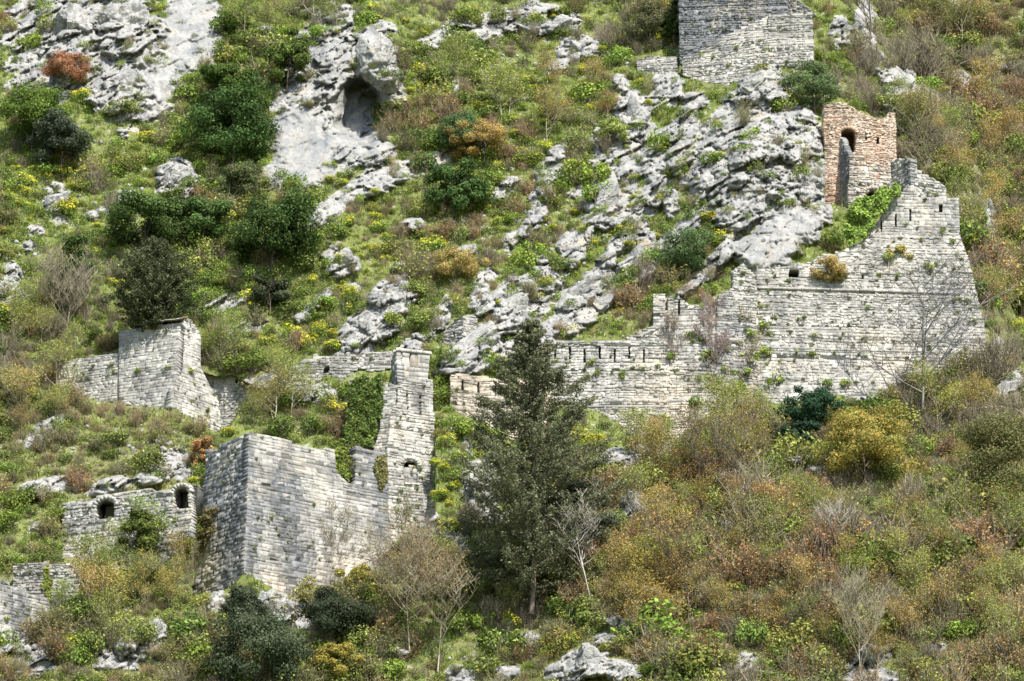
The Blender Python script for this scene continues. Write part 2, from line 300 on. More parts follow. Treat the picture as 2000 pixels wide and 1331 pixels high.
def stone_material():
    m, t, o = newmat('masonry')
    at_ = N(t, 'ShaderNodeAttribute', attribute_name='col')
    p = geo_pos(t)
    c = mixc(t, at_.outputs[0], (.70, .69, .67), ramp(t, noise(t, p, 3.5, 8, .75), .38, .68), 'MULTIPLY')
    c2 = mixc(t, c, (.50, .48, .43), ramp(t, noise(t, p, 2.3, 5, .7), .56, .7), 'MIX')
    c3 = mixc(t, c, c2, .45)
    st = noise(t, geo_pos(t, (1.4, 1.4, .16)), 1.0, 5, .65)
    c4 = mixc(t, c3, (.55, .56, .58), ramp(t, st, .5, .72), 'MULTIPLY')
    c4 = mixc(t, c4, (.62, .625, .63), ramp(t, noise(t, geo_pos(t, (.5, .5, .22)), 1.0, 6, .7), .50, .66), 'MULTIPLY')
    c4 = mixc(t, c4, (.20, .195, .12), ramp(t, noise(t, p, .9, 9, .8), .60, .74))
    c4 = mixc(t, c4, (.47, .42, .34), ramp(t, noise(t, p, .22, 6, .65), .54, .80))
    b = N(t, 'ShaderNodeBump'); b.inputs['Strength'].default_value = .8; b.inputs['Distance'].default_value = .06
    t.links.new(noise(t, p, 7, 6, .7), b.inputs['Height'])
    s = N(t, 'ShaderNodeBsdfDiffuse'); t.links.new(c4, s.inputs[0]); t.links.new(b.outputs[0], s.inputs['Normal'])
    t.links.new(s.outputs[0], o.inputs[0]); return m
def limestone(t, p):
    a = mixc(t, (.335, .326, .302), (.235, .237, .235), ramp(t, noise(t, p, .45, 8, .72), .42, .66))
    a = mixc(t, a, (.44, .427, .395), ramp(t, noise(t, p, 1.3, 8, .75), .52, .68))
    a = mixc(t, a, (.15, .155, .155), ramp(t, noise(t, p, 3.2, 7, .8), .60, .78))
    a = mixc(t, a, (.42, .35, .26), ramp(t, noise(t, p, .32, 4, .6), .60, .74))
    v = N(t, 'ShaderNodeTexVoronoi', feature='DISTANCE_TO_EDGE'); v.inputs['Scale'].default_value = .9
    mp = N(t, 'ShaderNodeMix', data_type='VECTOR'); 
    nn = N(t, 'ShaderNodeTexNoise'); nn.inputs['Scale'].default_value = 1.1; nn.inputs['Detail'].default_value = 4
    t.links.new(p, nn.inputs['Vector']); mp.inputs[0].default_value = .55
    t.links.new(p, mp.inputs[4]); t.links.new(nn.outputs[1], mp.inputs[5]); t.links.new(mp.outputs[1], v.inputs['Vector'])
    a = mixc(t, (.17, .17, .16), a, ramp(t, v.outputs[0], .002, .02))
    mr = t.nodes.new('ShaderNodeMapping'); mr.inputs['Rotation'].default_value = (0, R(48), 0); mr.inputs['Scale'].default_value = (.55, .8, 3.2); t.links.new(p, mr.inputs[0])
    a = mixc(t, a, (.13, .135, .13), ramp(t, noise(t, mr.outputs[0], 1.0, 7, .75), .60, .72))
    st = noise(t, geo_pos(t, (1.2, 1.2, .14)), 1.0, 5, .65)
    a = mixc(t, a, (.45, .47, .50), ramp(t, st, .50, .68), 'MULTIPLY')
    return a, v.outputs[0]
def rock_material():
    m, t, o = newmat('limestone'); p = geo_pos(t); a, vo = limestone(t, p)
    b = N(t, 'ShaderNodeBump'); b.inputs['Strength'].default_value = 1; b.inputs['Distance'].default_value = .16
    t.links.new(noise(t, p, 2.2, 9, .75), b.inputs['Height'])
    s = N(t, 'ShaderNodeBsdfDiffuse'); t.links.new(a, s.inputs[0]); t.links.new(b.outputs[0], s.inputs['Normal'])
    t.links.new(s.outputs[0], o.inputs[0]); return m
def hill_material():
    m, t, o = newmat('hillside'); p = geo_pos(t); a, vo = limestone(t, p)
    at_ = N(t, 'ShaderNodeAttribute', attribute_name='col')      # r: rock, g: how dry the ground is, b: worn grey rock and painted overhang shade
    sep = N(t, 'ShaderNodeSeparateColor'); t.links.new(at_.outputs[0], sep.inputs[0])
    wet = mixc(t, (.09, .12, .03), (.18, .215, .055), ramp(t, noise(t, p, .8, 6, .7), .35, .65))
    dry = mixc(t, (.14, .14, .06), (.24, .225, .11), ramp(t, noise(t, p, .9, 6, .7), .35, .65))
    gr = mixc(t, wet, dry, sep.outputs[1])
    gr = mixc(t, gr, (.045, .04, .028), ramp(t, noise(t, p, 2.1, 7, .75), .50, .66))
    gr = mixc(t, gr, (.36, .345, .31), ramp(t, noise(t, p, 1.7, 8, .8), .56, .64))
    nz = N(t, 'ShaderNodeMath', operation='ADD'); t.links.new(sep.outputs[0], nz.inputs[0])
    n2 = N(t, 'ShaderNodeMath', operation='MULTIPLY_ADD'); t.links.new(noise(t, p, 1.8, 7, .75), n2.inputs[0]); n2.inputs[1].default_value = .9; n2.inputs[2].default_value = -.45
    t.links.new(n2.outputs[0], nz.inputs[1])
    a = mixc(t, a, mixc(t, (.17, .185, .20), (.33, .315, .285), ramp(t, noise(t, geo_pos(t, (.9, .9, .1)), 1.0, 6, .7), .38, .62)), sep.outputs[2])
    c = mixc(t, gr, a, ramp(t, nz.outputs[0], .42, .55))
    b = N(t, 'ShaderNodeBump'); b.inputs['Strength'].default_value = 1; b.inputs['Distance'].default_value = .18
    t.links.new(noise(t, p, 2.2, 9, .75), b.inputs['Height'])
    s = N(t, 'ShaderNodeBsdfDiffuse'); t.links.new(c, s.inputs[0]); t.links.new(b.outputs[0], s.inputs['Normal'])
    t.links.new(s.outputs[0], o.inputs[0]); return m
def leaf_material(name, trans=.3, var=.5):
    """leaf colour comes from the plant's own colour attribute; each plant differs a little from the next"""
    m, t, o = newmat(name); at_ = N(t, 'ShaderNodeAttribute', attribute_name='col')
    oi = N(t, 'ShaderNodeObjectInfo')
    h = N(t, 'ShaderNodeHueSaturation'); mr = N(t, 'ShaderNodeMapRange'); mr.inputs[3].default_value = .5 - .035 * var; mr.inputs[4].default_value = .5 + .03 * var
    t.links.new(oi.outputs['Random'], mr.inputs[0]); t.links.new(mr.outputs[0], h.inputs['Hue'])
    m2 = N(t, 'ShaderNodeMapRange'); m2.inputs[3].default_value = 1 - .35 * var; m2.inputs[4].default_value = 1 + .5 * var
    w = N(t, 'ShaderNodeMath', operation='FRACT'); w0 = N(t, 'ShaderNodeMath', operation='MULTIPLY'); w0.inputs[1].default_value = 7.31
    t.links.new(oi.outputs['Random'], w0.inputs[0]); t.links.new(w0.outputs[0], w.inputs[0]); t.links.new(w.outputs[0], m2.inputs[0]); t.links.new(m2.outputs[0], h.inputs['Value'])
    t.links.new(at_.outputs[0], h.inputs['Color'])
    d = N(t, 'ShaderNodeBsdfDiffuse'); tr = N(t, 'ShaderNodeBsdfTranslucent'); mx = N(t, 'ShaderNodeMixShader'); mx.inputs[0].default_value = trans
    t.links.new(h.outputs[0], d.inputs[0]); t.links.new(h.outputs[0], tr.inputs[0])
    t.links.new(d.outputs[0], mx.inputs[1]); t.links.new(tr.outputs[0], mx.inputs[2]); t.links.new(mx.outputs[0], o.inputs[0]); return m
M_STONE = stone_material(); M_ROCK = rock_material(); M_HILL = hill_material()
M_LEAF = leaf_material('leaves'); M_STUFF = leaf_material('ground_leaves', .3, 0.0); M_BARK = leaf_material('bark', 0.0, .3)

# ------------------------------------------------------------------ mesh helpers
def mesh_np(name, V, Fq, col=None, mat=None, smooth=False):
    """V (n,3), Fq (m,4) or (m,3) or a list of both"""
    me = bpy.data.meshes.new(name)
    blocks = Fq if isinstance(Fq, list) else [Fq]
    blocks = [b for b in blocks if len(b)]
    tot = np.concatenate([np.full(len(b), b.shape[1], np.int32) for b in blocks]); loops = np.concatenate([b.reshape(-1) for b in blocks]).astype(np.int32)
    me.vertices.add(len(V)); me.vertices.foreach_set('co', np.ascontiguousarray(V, np.float32).reshape(-1))
    me.loops.add(len(loops)); me.loops.foreach_set('vertex_index', loops)
    me.polygons.add(len(tot)); st = np.concatenate([[0], np.cumsum(tot)[:-1]]).astype(np.int32)
    me.polygons.foreach_set('loop_start', st); me.polygons.foreach_set('loop_total', tot)
    if smooth: me.polygons.foreach_set('use_smooth', np.ones(len(tot), bool))
    if col is not None:
        a = me.color_attributes.new('col', 'FLOAT_COLOR', 'POINT'); c = np.ones((len(V), 4), np.float32); c[:, :3] = col; a.data.foreach_set('color', c.reshape(-1))
    me.update(calc_edges=True)
    if mat: me.materials.append(mat)
    return me
def link(name, data, parent=None, loc=None, label=None, cat=None, group=None, kind=None):
    o = bpy.data.objects.new(name, data); COL.objects.link(o)
    if parent is not None: o.parent = parent
    if loc is not None: o.location = loc
    if label: o['label'] = label
    if cat: o['category'] = cat; o['kind'] = 'thing'
    if group: o['group'] = group
    if kind: o['kind'] = kind
    return o

# ------------------------------------------------------------------ the hillside mesh
def axis(lo, hi, step, far_lo, far_hi):
    a = list(np.arange(lo, hi + step, step)); s = step; x = a[-1]
    while x < far_hi: s *= 1.22; x += s; a.append(x)
    s = step; x = a[0]; b = []
    while x > far_lo: s *= 1.22; x -= s; b.append(x)
    return np.array(b[::-1] + a)
GX = axis(-70, 2070, 2.4, -9000, 11000); GY = axis(-50, 1380, 2.4, -2600, 3600)
PX, PY = np.meshgrid(GX, GY)
P0 = at(PX, PY, terrain_s0(PX, PY))
RM, PUSH, ROUGH = rock_mask(PX, PY, P0)
ang = 0.75
ST = strata(P0, ang)
S = terrain_s0(PX, PY)
S = S - PUSH * 1.0 - ST * (RM * ROUGH * 1.15 + (1 - RM) * .12) - fbm(P0 * .5, 4, 91) * .5 * (1 - RM)
# the overhang in the middle cliff
cave = sstep(1.0, .55, np.sqrt(((PX - 704) / 58) ** 2 + ((PY - 222) / 84) ** 2) + .25 * fbm(P0 * .5, 3, 95)) * sstep(-40, 20, PY - 140)
S = S + cave * 4.6 - 3.0 * sstep(1.25, .6, np.sqrt(((PX - 745) / 44) ** 2 + ((PY - 110) / 66) ** 2) + .3 * fbm(P0 * .5, 3, 96))
WALLZONE = np.zeros(PX.shape, bool); HOLEZONE = np.zeros(PX.shape, bool)
for nm, fc in FACES.items():
    po = fc['outline']; xs = [a for a, b in po]; ys = [b for a, b in po]
    i0, i1 = np.searchsorted(GX, [min(xs) - 8, max(xs) + 8]); j0, j1 = np.searchsorted(GY, [min(ys) - 8, max(ys) + 8])
    sx, sy = PX[j0:j1, i0:i1], PY[j0:j1, i0:i1]
    ins = in_poly(sx, sy, po)
    _, sw = fc['plane'].hit(sx, sy)
    th = fc.get('thick', .8); f_ = fc.get('fill')
    deep = in_poly(sx, sy - 26 * (f_ or 1), po) & in_poly(sx - 5, sy, po) & in_poly(sx + 5, sy, po) & ins
    sub = S[j0:j1, i0:i1]
    sub = np.where(ins, np.maximum(sub, sw + th + .15), sub)
    sub = np.where(deep, sw + th + .05, sub)
    for h in fc['holes']:
        hx = [a for a, b in h]; hy = [b for a, b in h]
        ih = (sx > min(hx) - 3) & (sx < max(hx) + 3) & (sy > min(hy) - 3) & (sy < max(hy) + 3)
        sub = np.where(ih, np.maximum(sub, sw + th + 1.6), sub)
    S[j0:j1, i0:i1] = sub; WALLZONE[j0:j1, i0:i1] |= ins
for nm, fc in FACES.items():
    po = fc['outline']; xs = [a for a, b in po]; ys = [b for a, b in po]
    i0, i1 = np.searchsorted(GX, [min(xs) - 8, max(xs) + 8]); j0, j1 = np.searchsorted(GY, [min(ys) - 8, max(ys) + 70])
    sx, sy = PX[j0:j1, i0:i1], PY[j0:j1, i0:i1]; _, sw = fc['plane'].hit(sx, sy); free = ~WALLZONE[j0:j1, i0:i1]
    sub = S[j0:j1, i0:i1]; wgt = np.zeros(sub.shape)
    for d in range(60, 0, -4): wgt = np.where(in_poly(sx, sy - d, po), np.maximum(wgt, 1 - d / 64), wgt)
    wgt = wgt * free; low = sy > np.interp(sx, [min(xs), max(xs)], [np.mean(ys)] * 2)
    wgt = sstep(0, .9, wgt * low); S[j0:j1, i0:i1] = sub * (1 - wgt) + np.minimum(sub, sw + .1) * wgt
TP = at(PX, PY, S)
def grid_lookup(A, px, py):
    i = np.clip(np.searchsorted(GX, px) - 1, 0, len(GX) - 2); j = np.clip(np.searchsorted(GY, py) - 1, 0, len(GY) - 2)
    return A[j, i]
def ground(px, py):
    px = np.asarray(px, float); py = np.asarray(py, float)
    s = grid_lookup(S, px, py); return at(px, py, s), s
def sx_(s): return MPP * (1 + s / D0)
def dryness(px, py):
    """0: fresh spring green, 1: brown winter scrub"""
    d = 0.15 + 0 * px
    d = np.maximum(d, sstep(820, 960, py) * sstep(850, 1150, px) * .72)
    d = np.maximum(d, sstep(1650, 1780, px) * .75)
    d = np.maximum(d, sstep(600, 700, py) * sstep(480, 330, px) * .5)
    d = np.maximum(d, sstep(1080, 1200, py) * .6)
    return d
nR, nC = PX.shape
idx = np.arange(nR * nC).reshape(nR, nC)
quads = np.stack([idx[:-1, :-1], idx[1:, :-1], idx[1:, 1:], idx[:-1, 1:]], -1).reshape(-1, 4)
def blob(x, y, rx, ry): return sstep(1.15, .7, np.sqrt(((PX - x) / rx) ** 2 + ((PY - y) / ry) ** 2) + .35 * fbm(P0 * .5, 3, 97))
WORN_AND_SHADE = np.maximum.reduce([blob(130, 60, 60, 70) * .5, blob(235, 60, 40, 60) * .4, blob(210, 170, 40, 50) * .35, blob(595, 290, 75, 80) * .7, blob(712, 225, 62, 95), blob(375, 60, 50, 90) * .5, blob(640, 110, 40, 90) * .7, blob(1520, 475, 90, 50) * .45])  # blue-grey worn rock; the patch under the overhang paints its shade
colr = np.stack([RM, np.clip(dryness(PX, PY) + fbm(P0 * .12, 3, 99) * .5, 0, 1), WORN_AND_SHADE], -1).reshape(-1, 3)
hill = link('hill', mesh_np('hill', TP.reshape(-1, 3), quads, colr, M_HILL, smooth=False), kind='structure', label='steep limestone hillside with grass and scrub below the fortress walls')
gm = bpy.data.meshes.new('ground'); gz = CAM[2] - 2.0
gm.from_pydata([(-9000, -9000, gz), (9000, -9000, gz), (9000, 9000, gz), (-9000, 9000, gz)], [], [(0, 1, 2, 3)])
gm.materials.append(M_HILL); link('ground', gm, kind='structure', label='flat valley floor at the foot of the hill')

# ------------------------------------------------------------------ masonry
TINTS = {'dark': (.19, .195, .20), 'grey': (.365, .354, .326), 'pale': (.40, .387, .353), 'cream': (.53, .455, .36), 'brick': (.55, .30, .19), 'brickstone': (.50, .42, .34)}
def spans(poly, v):
    xs = []; n = len(poly)
    for i in range(n):
        (x0, y0), (x1, y1) = poly[i], poly[(i + 1) % n]
        if (y0 > v) != (y1 > v): xs.append(x0 + (v - y0) / (y1 - y0) * (x1 - x0))
    xs.sort(); return [(xs[k], xs[k + 1]) for k in range(0, len(xs) - 1, 2)]
def cut(sp, holes, v):
    for h in holes:
        for a, b in spans(h, v):
            o = []
            for (x, y) in sp:
                if b <= x or a >= y: o.append((x, y))
                else:
                    if a > x: o.append((x, a))
                    if b < y: o.append((b, y))
            sp = o
    return sp
def masonry(name, parent, key, label=None):
    fc = FACES[key]; pln = fc['plane']; out = pln.uv(fc['outline']); holes = [pln.uv(h) for h in fc['holes']]
    sw_, sh = fc['stone']; sw_ *= .9; sh *= .88; th = fc.get('thick', .8); rub = fc.get('rubble', 0); tint = fc['tint']; stain = fc.get('stain', .3)
    rg = np.random.default_rng(abs(hash(key)) % 1000 if False else sum(map(ord, key)))
    vmin, vmax = out[:, 1].min(), out[:, 1].max(); Vs, Fs, Cs = [], [], []
    base = np.array(TINTS[tint]); cream = np.array(TINTS['cream']); nb = 0
    FQ = np.array([(0, 1, 2, 3), (4, 5, 1, 0), (5, 6, 2, 1), (6, 7, 3, 2), (7, 4, 0, 3), (8, 9, 5, 4), (9, 10, 6, 5), (10, 11, 7, 6), (11, 8, 4, 7), (11, 10, 9, 8)])
    v = vmin
    warp = .03 + .13 * rub; sd0 = 31.0 + sum(map(ord, key)) % 13
    def add(u0, u1, w0, w1, v0, v1, front, back, col, ins, jit):
        nonlocal nb
        c = np.array([(u0, v0), (u1, v0), (w1, v1), (w0, v1)]); c = c + rg.normal(0, jit, (4, 2))
        m = c.mean(0); inn = c + (m - c) * np.minimum(.45, ins / (np.abs(m - c) + 1e-6))
        uu = np.concatenate([inn[:, 0], c[:, 0], c[:, 0]]); vv = np.concatenate([inn[:, 1], c[:, 1], c[:, 1]])
        tl = rg.normal(0, .012 + .03 * rub, 4)
        qn = np.stack([uu * .7, vv * .9, np.full(12, sd0)], -1); inside_ = (vv < vmax - .3)
        vv = vv + warp * vnoise(qn, 41) * inside_; uu = uu + warp * .6 * vnoise(qn, 42) * inside_
        dd = np.concatenate([np.full(4, front) + tl, np.full(4, front - ins * 1.3), np.full(4, back)])
        Vs.append(pln.p + uu[:, None] * pln.u + vv[:, None] * pln.w + dd[:, None] * pln.n); Fs.append(FQ + nb); nb += 12
        Cs.append(np.tile(col, (12, 1)))
    while v < vmax - .05:
        h = sh * (1.05 - .05 * rub) * rg.uniform(.75, 1.28); v1 = min(v + h, vmax - .005); vm = (v + v1) / 2; e = (v1 - v) * .12
        a_ = cut(spans(out, v + e), holes, v + e); b_ = cut(spans(out, v1 - e), holes, v1 - e); m_ = cut(spans(out, vm), holes, vm)
        if len(a_) == len(b_) == len(m_): tr = [(x[0], x[1], y[0], y[1]) for x, y in zip(a_, b_) if abs(x[0] - y[0]) < h * 1.6 and abs(x[1] - y[1]) < h * 1.6] if all(abs(x[0] - y[0]) < h * 1.6 and abs(x[1] - y[1]) < h * 1.6 for x, y in zip(a_, b_)) else [(x[0], x[1], x[0], x[1]) for x in m_]
        else: tr = [(x[0], x[1], x[0], x[1]) for x in m_]
        for (x0, x1, y0, y1) in tr:
            L = x1 - x0
            if L < .06: continue
            n = max(1, int(round(L / (sw_ * (.95 - .42 * rub) * rg.uniform(.8, 1.2)))))
            cutp = np.cumsum(rg.uniform(.4, 1.6, n)); cutp = np.concatenate([[0], cutp / cutp[-1]])
            edge_drop = rg.random() < .3
            # the wall's heart, a little behind the faces of the stones
            hc = base * .92 if tint != 'brick' else np.array([.30, .22, .16])
            add(x0 + .03, x1 - .03, y0 + .03, y1 - .03, v - .002, v1 + .002, -.026, -th + .06, hc, .001, 0)
            for k in range(n):
                a0, a1 = cutp[k], cutp[k + 1]
                u0, u1 = x0 + L * a0, x0 + L * a1; w0, w1 = y0 + (y1 - y0) * a0, y0 + (y1 - y0) * a1
                um = (u0 + u1) / 2
                q = np.array([um * .22, vm * .22, 3.0 + sum(map(ord, key)) % 17])
                big = float(vnoise(q[None, :] * 1.0, 201)[0]); stn = float(fbm(np.array([[um * .55, vm * .13, q[2]]]), 3, 207)[0])
                if rg.random() < .012 + .03 * rub or (vm > vmax - 1.3 and rg.random() < .10): continue
                top = (v - vmin) / (vmax - vmin)
                col = base * rg.normal(1.0, .085 + .07 * rub) * (1 + .28 * float(vnoise(np.array([[um * .8, vm * .8, q[2] + 5]]), 301)[0]))
                if fc.get('low') == 'cream': col = col + (cream * rg.normal(1.08, .1) - col) * float(np.clip(1.35 - top * 2.3 + big * 1.0, 0, .9))
                if tint == 'brick':
                    f = float(np.clip(.80 + big * 1.2 + rg.normal(0, .28) - (1.5 if um > out[:, 0].max() - .9 - .25 * rg.random() else 0) - (.7 if top > .86 else 0), 0, 1))
                    col = np.array((.60, .49, .40)) * rg.normal(1, .1) * (1 - f) + np.array((.58, .35, .24)) * rg.normal(1, .17) * f
                if tint == 'brickstone':
                    f = float(np.clip(-1.3 + 1.8 * top + big * .8 + rg.normal(0, .3), 0, 1)); col = np.array((.50, .47, .42)) * rg.normal(1, .1) * (1 - f) + np.array((.48, .27, .18)) * f
                if key == 'tw_turret' and rg.random() < .22: col = col * np.array((1.05, .93, .84))
                dk = float(np.clip((stn + .02 + (stain - .5) * .35) * 3.0 * stain * (1.0 - abs(top - .55) * .9), 0, .78))  # real stains, plus shade painted onto the faces turned from the sun
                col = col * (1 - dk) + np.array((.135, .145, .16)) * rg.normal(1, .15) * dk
                wq = float(np.clip(rg.normal(0, 1), -2, 2))
                g = .005 + .008 * rub + .006 * rg.random()
                add(u0 + g, u1 - g, w0 + g, w1 - g, v + g * .8 + rub * .035 * rg.normal(), v1 - g * .8 - rub * .06 * rg.random() + rub * .03 * rg.normal(), .012 * wq * (1 + 2.0 * rub), -th, np.clip(col, .03, .8), .006 + .014 * rub, .010 + .03 * rub)
        v = v1
    # back of each opening: added loophole panel or arch vault, its shade painted dark
    for h in holes:
        x0, x1, y0, y1 = h[:, 0].min(), h[:, 0].max(), h[:, 1].min(), h[:, 1].max(); shade_col = base * .35; warp_ = warp; warp = 0
        if x1 - x0 < .45: add(x0 - .08, x1 + .08, x0 - .08, x1 + .08, y0 - .06, y1 + .06, -th * .72, -th - .03, shade_col, .001, 0)
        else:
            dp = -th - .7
            add(x0 - .1, x1 + .1, x0 - .1, x1 + .1, y0 - .1, y1 + .1, dp, dp - .2, shade_col, .001, 0)
            add(x0 - .3, x1 + .3, x0 - .3, x1 + .3, y1 + .005, y1 + .2, -th + .06, dp - .2, shade_col, .001, 0)
            add(x0 - .3, x0 - .004, x0 - .3, x0 - .004, y0 - .1, y1, -th + .06, dp - .2, shade_col, .001, 0); add(x1 + .004, x1 + .3, x1 + .004, x1 + .3, y0 - .1, y1, -th + .06, dp - .2, shade_col, .001, 0)
        warp = warp_
    me = mesh_np(name, np.concatenate(Vs), np.concatenate(Fs), np.concatenate(Cs), M_STONE)
    o = link(name, me, parent)
    if label: o['label'] = label
    return o
def ring(parent, key, hole_i, rise, col, w=.26):
    """the stones set round the head of an arch"""
    fc = FACES[key]; pln = fc['plane']; h = pln.uv(fc['holes'][hole_i]); x0, x1, y1 = h[:, 0].min(), h[:, 0].max(), h[:, 1].max(); xm, ra = (x0 + x1) / 2, (x1 - x0) / 2
    rz = rise * MPP; yc = y1 - rz; n = 9; V, Fc, C = [], [], []; r = np.random.default_rng(hole_i + 3)
    for k in range(n):
        a0, a1 = pi * (k + .05) / n, pi * (k + .95) / n; w_ = w * r.uniform(.85, 1.2); o = len(V); pr = .05 + r.normal(0, .01)
        for d in (pr, -.5):
            for a, e in ((a0, 0), (a1, 0), (a1, w_), (a0, w_)): V.append(pln.p + (xm - (ra + e - .01) * cos(a)) * pln.u + (yc + (rz + e - .01) * sin(a)) * pln.w + d * pln.n)
        Fc += [(o, o + 1, o + 2, o + 3), (o + 4, o + 7, o + 6, o + 5), (o, o + 4, o + 5, o + 1), (o + 1, o + 5, o + 6, o + 2), (o + 2, o + 6, o + 7, o + 3), (o + 3, o + 7, o + 4, o)]
        C += [np.array(col) * r.normal(1, .1)] * 8
    return under(link('arch_ring', mesh_np('arch_ring', np.array(V), np.array(Fc), np.array(C), M_STONE), parent), parent)
def beam(name, parent, pln, p0, p1, h, proud, back, col, dv=0):
    """a straight moulding on a wall face between two photo pixels"""
    uv = pln.uv([p0, p1]); n = 14; V, Fc, C = [], [], []; r = np.random.default_rng(int(p0[0]))
    for k in range(n):
        a = uv[0] + (uv[1] - uv[0]) * (k + .02) / n; b = uv[0] + (uv[1] - uv[0]) * (k + .98) / n; pr = proud + r.normal(0, .015)
        pts = []
        for (d, vv) in ((back, -h / 2), (pr * .6, -h / 2), (pr, -h * .2), (pr, h * .2), (pr * .6, h / 2), (back, h / 2)):
            for e in (a, b): pts.append(pln.p + e[0] * pln.u + (e[1] + vv + dv) * pln.w + d * pln.n)
        o = len(V); V += pts
        for i in range(5): Fc.append((o + 2 * i, o + 2 * i + 1, o + 2 * i + 3, o + 2 * i + 2))
        c = np.array(col) * r.normal(1, .1); C += [c] * 12
    return link(name, mesh_np(name, np.array(V), np.array(Fc), np.array(C), M_STONE), parent)
def thing(name, label, cat, p, group=None):
    o = link(name, None, None, p, label, cat, group); o.empty_display_size = .5; return o
def build(root_name, label, cat, keys, group=None):
    """a walled building: an Empty at its base and one mesh per wall face"""
    pl0 = FACES[keys[0][1]]; lo = max(pl0['outline'], key=lambda q: q[1]); P, _ = pl0['plane'].hit(np.array([float(lo[0])]), np.array([float(lo[1])]))
    t = thing(root_name, label, cat, P[0], group)
    bpy.context.view_layer.update()
    for nm, key, *lb in keys:
        o = masonry(nm, t, key, lb[0] if lb else None); o.matrix_parent_inverse = t.matrix_world.inverted()
    return t
def under(o, t): o.matrix_parent_inverse = t.matrix_world.inverted(); return o
GW = 'ruined fortress buildings and walls on the slope'
gh = build('guard_house', 'small pale stone house with a broken slab roof on the corner of a sloping wall', 'guard house',
      [('wall', 'gh_left'), ('wall', 'gh_right', 'gabled end wall with a small broken window')], GW)
cw1 = build('curtain_wall', 'long grey block wall running left from the small roofed stone house', 'wall', [('wall', 'gh_curtain')], GW)
cw2 = build('curtain_wall', 'low rough wall with one merlon running right from the small roofed stone house', 'wall', [('wall', 'gh_east')], GW)
ba = build('bastion', 'large square grey stone bastion with a sharp front corner and broken parapet, lower left', 'bastion', [('wall', 'ba_left', 'dark stained side wall of big blocks'), ('wall', 'ba_right', 'broad front wall, cream at the foot')], GW)
tw = build('stone_tower', 'tall narrow pale tower with loopholes and a square turret, beside the ivy-covered wall', 'tower',
      [('wall', 'tw_front', 'front wall with loopholes and a bricked-up arch'), ('wall', 'tw_left'), ('turret', 'tw_turret', 'square turret of large cream blocks'), ('turret_side', 'tw_turret_left')], GW)
lw = build('low_wall', 'low overgrown wall with a small square hole, left of the tall narrow tower', 'wall', [('wall', 'lw')], GW)
ll = build('curtain_wall', 'short loopholed wall between the tall narrow tower and the great conifer', 'wall', [('wall', 'long_left')], GW)
lg = build('curtain_wall', 'long wall with a row of loopholes climbing from the great conifer to the great bastion', 'wall', [('wall', 'long_mid', 'loopholed wall, rough and cream at the foot'), ('wall', 'long_step', 'stepped end section against the great bastion')], GW)
gb = build('bastion', 'great sloping bastion of pale rubble blocks dotted with plants, far right', 'bastion', [('wall', 'gb_front', 'huge battered front wall'), ('parapet', 'gb_parapet', 'upper parapet with slits and a square window'), ('parapet', 'gb_back', 'broken sloping rear parapet'), ('wall', 'gb_back_shade', 'shaded inner wall')], GW)
bt_ = build('brick_tower', 'ruined tower of orange brick with an arched doorway, on the ridge above the great bastion', 'tower', [('wall', 'bt_front', 'upper brick wall with arched doorway'), ('buttress', 'bt_ramp', 'projecting ramp of stone and brick'), ('buttress_side', 'bt_ramp_side', 'shaded side of the ramp')], GW)
kp = build('keep', 'tall dark grey keep with a rough stone apron at the top edge of the slope', 'keep', [('wall', 'kp_main', 'high dark stained wall'), ('apron', 'kp_right', 'rubble apron block'), ('apron', 'kp_apron', 'sloping rubble apron'), ('parapet', 'kp_slope', 'shaded sloping parapet')], GW)
ar = build('arched_wall', 'grey ruined wall with two arches left of the large square bastion', 'wall', [('wall', 'ar_wall')], GW)
lcb = build('ruined_wall', 'rough rubble wall behind the corner wall at the lower left edge', 'wall', [('wall', 'lc_back')], GW)
lcf = build('ruined_wall', 'coursed block wall with slits cut off by the lower left edge', 'wall', [('wall', 'lc_front')], GW)
fr = build('ruined_wall', 'small roofless hut fragment beside the pale slab above the short loopholed wall', 'wall', [('wall', 'frag_shade'), ('wall', 'frag_lit')], GW)
fu = build('ruined_wall', 'short low wall fragment just left of the keep', 'wall', [('wall', 'frag_upper')], GW)
under(beam('string_course', gb, FACES['gb_front']['plane'], (1480, 563), (1876, 574), .22, .16, -.1, (.40, .38, .35)), gb)
under(beam('coping', gb, FACES['gb_front']['plane'], (1866, 531), (1900, 533), .18, .14, -.1, (.42, .40, .37)), gb)
under(beam('cornice', tw, FACES['tw_turret']['plane'], (773, 683), (842, 691), .26, .14, -.4, (.56, .53, .47)), tw)
under(beam('sill', tw, FACES['tw_front']['plane'], (789, 945), (818, 947), .16, .1, -.3, (.56, .53, .47)), tw)
ring(ar, 'ar_wall', 0, 15, (.42, .41, .38)); ring(ar, 'ar_wall', 1, 13, (.42, .41, .38)); ring(tw, 'tw_front', 3, 12, (.47, .44, .38)); ring(bt_, 'bt_front', 0, 8, (.55, .36, .26)); ring(bt_, 'bt_ramp', 0, 9, (.45, .40, .34))
# bricked-up part of the tower's arch
FACES['tw_block'] = dict(plane=Plane(803, 930, 28, 2, s=float(FACES['tw_front']['plane'].hit(np.array([803.]), np.array([930.]))[1][0]) + .35), outline=[(788, 911), (818, 911), (818, 946), (788, 946)], holes=[], stone=(.8, .5), tint='pale', stain=0, thick=.3)
under(masonry('blocked_arch', tw, 'tw_block'), tw)
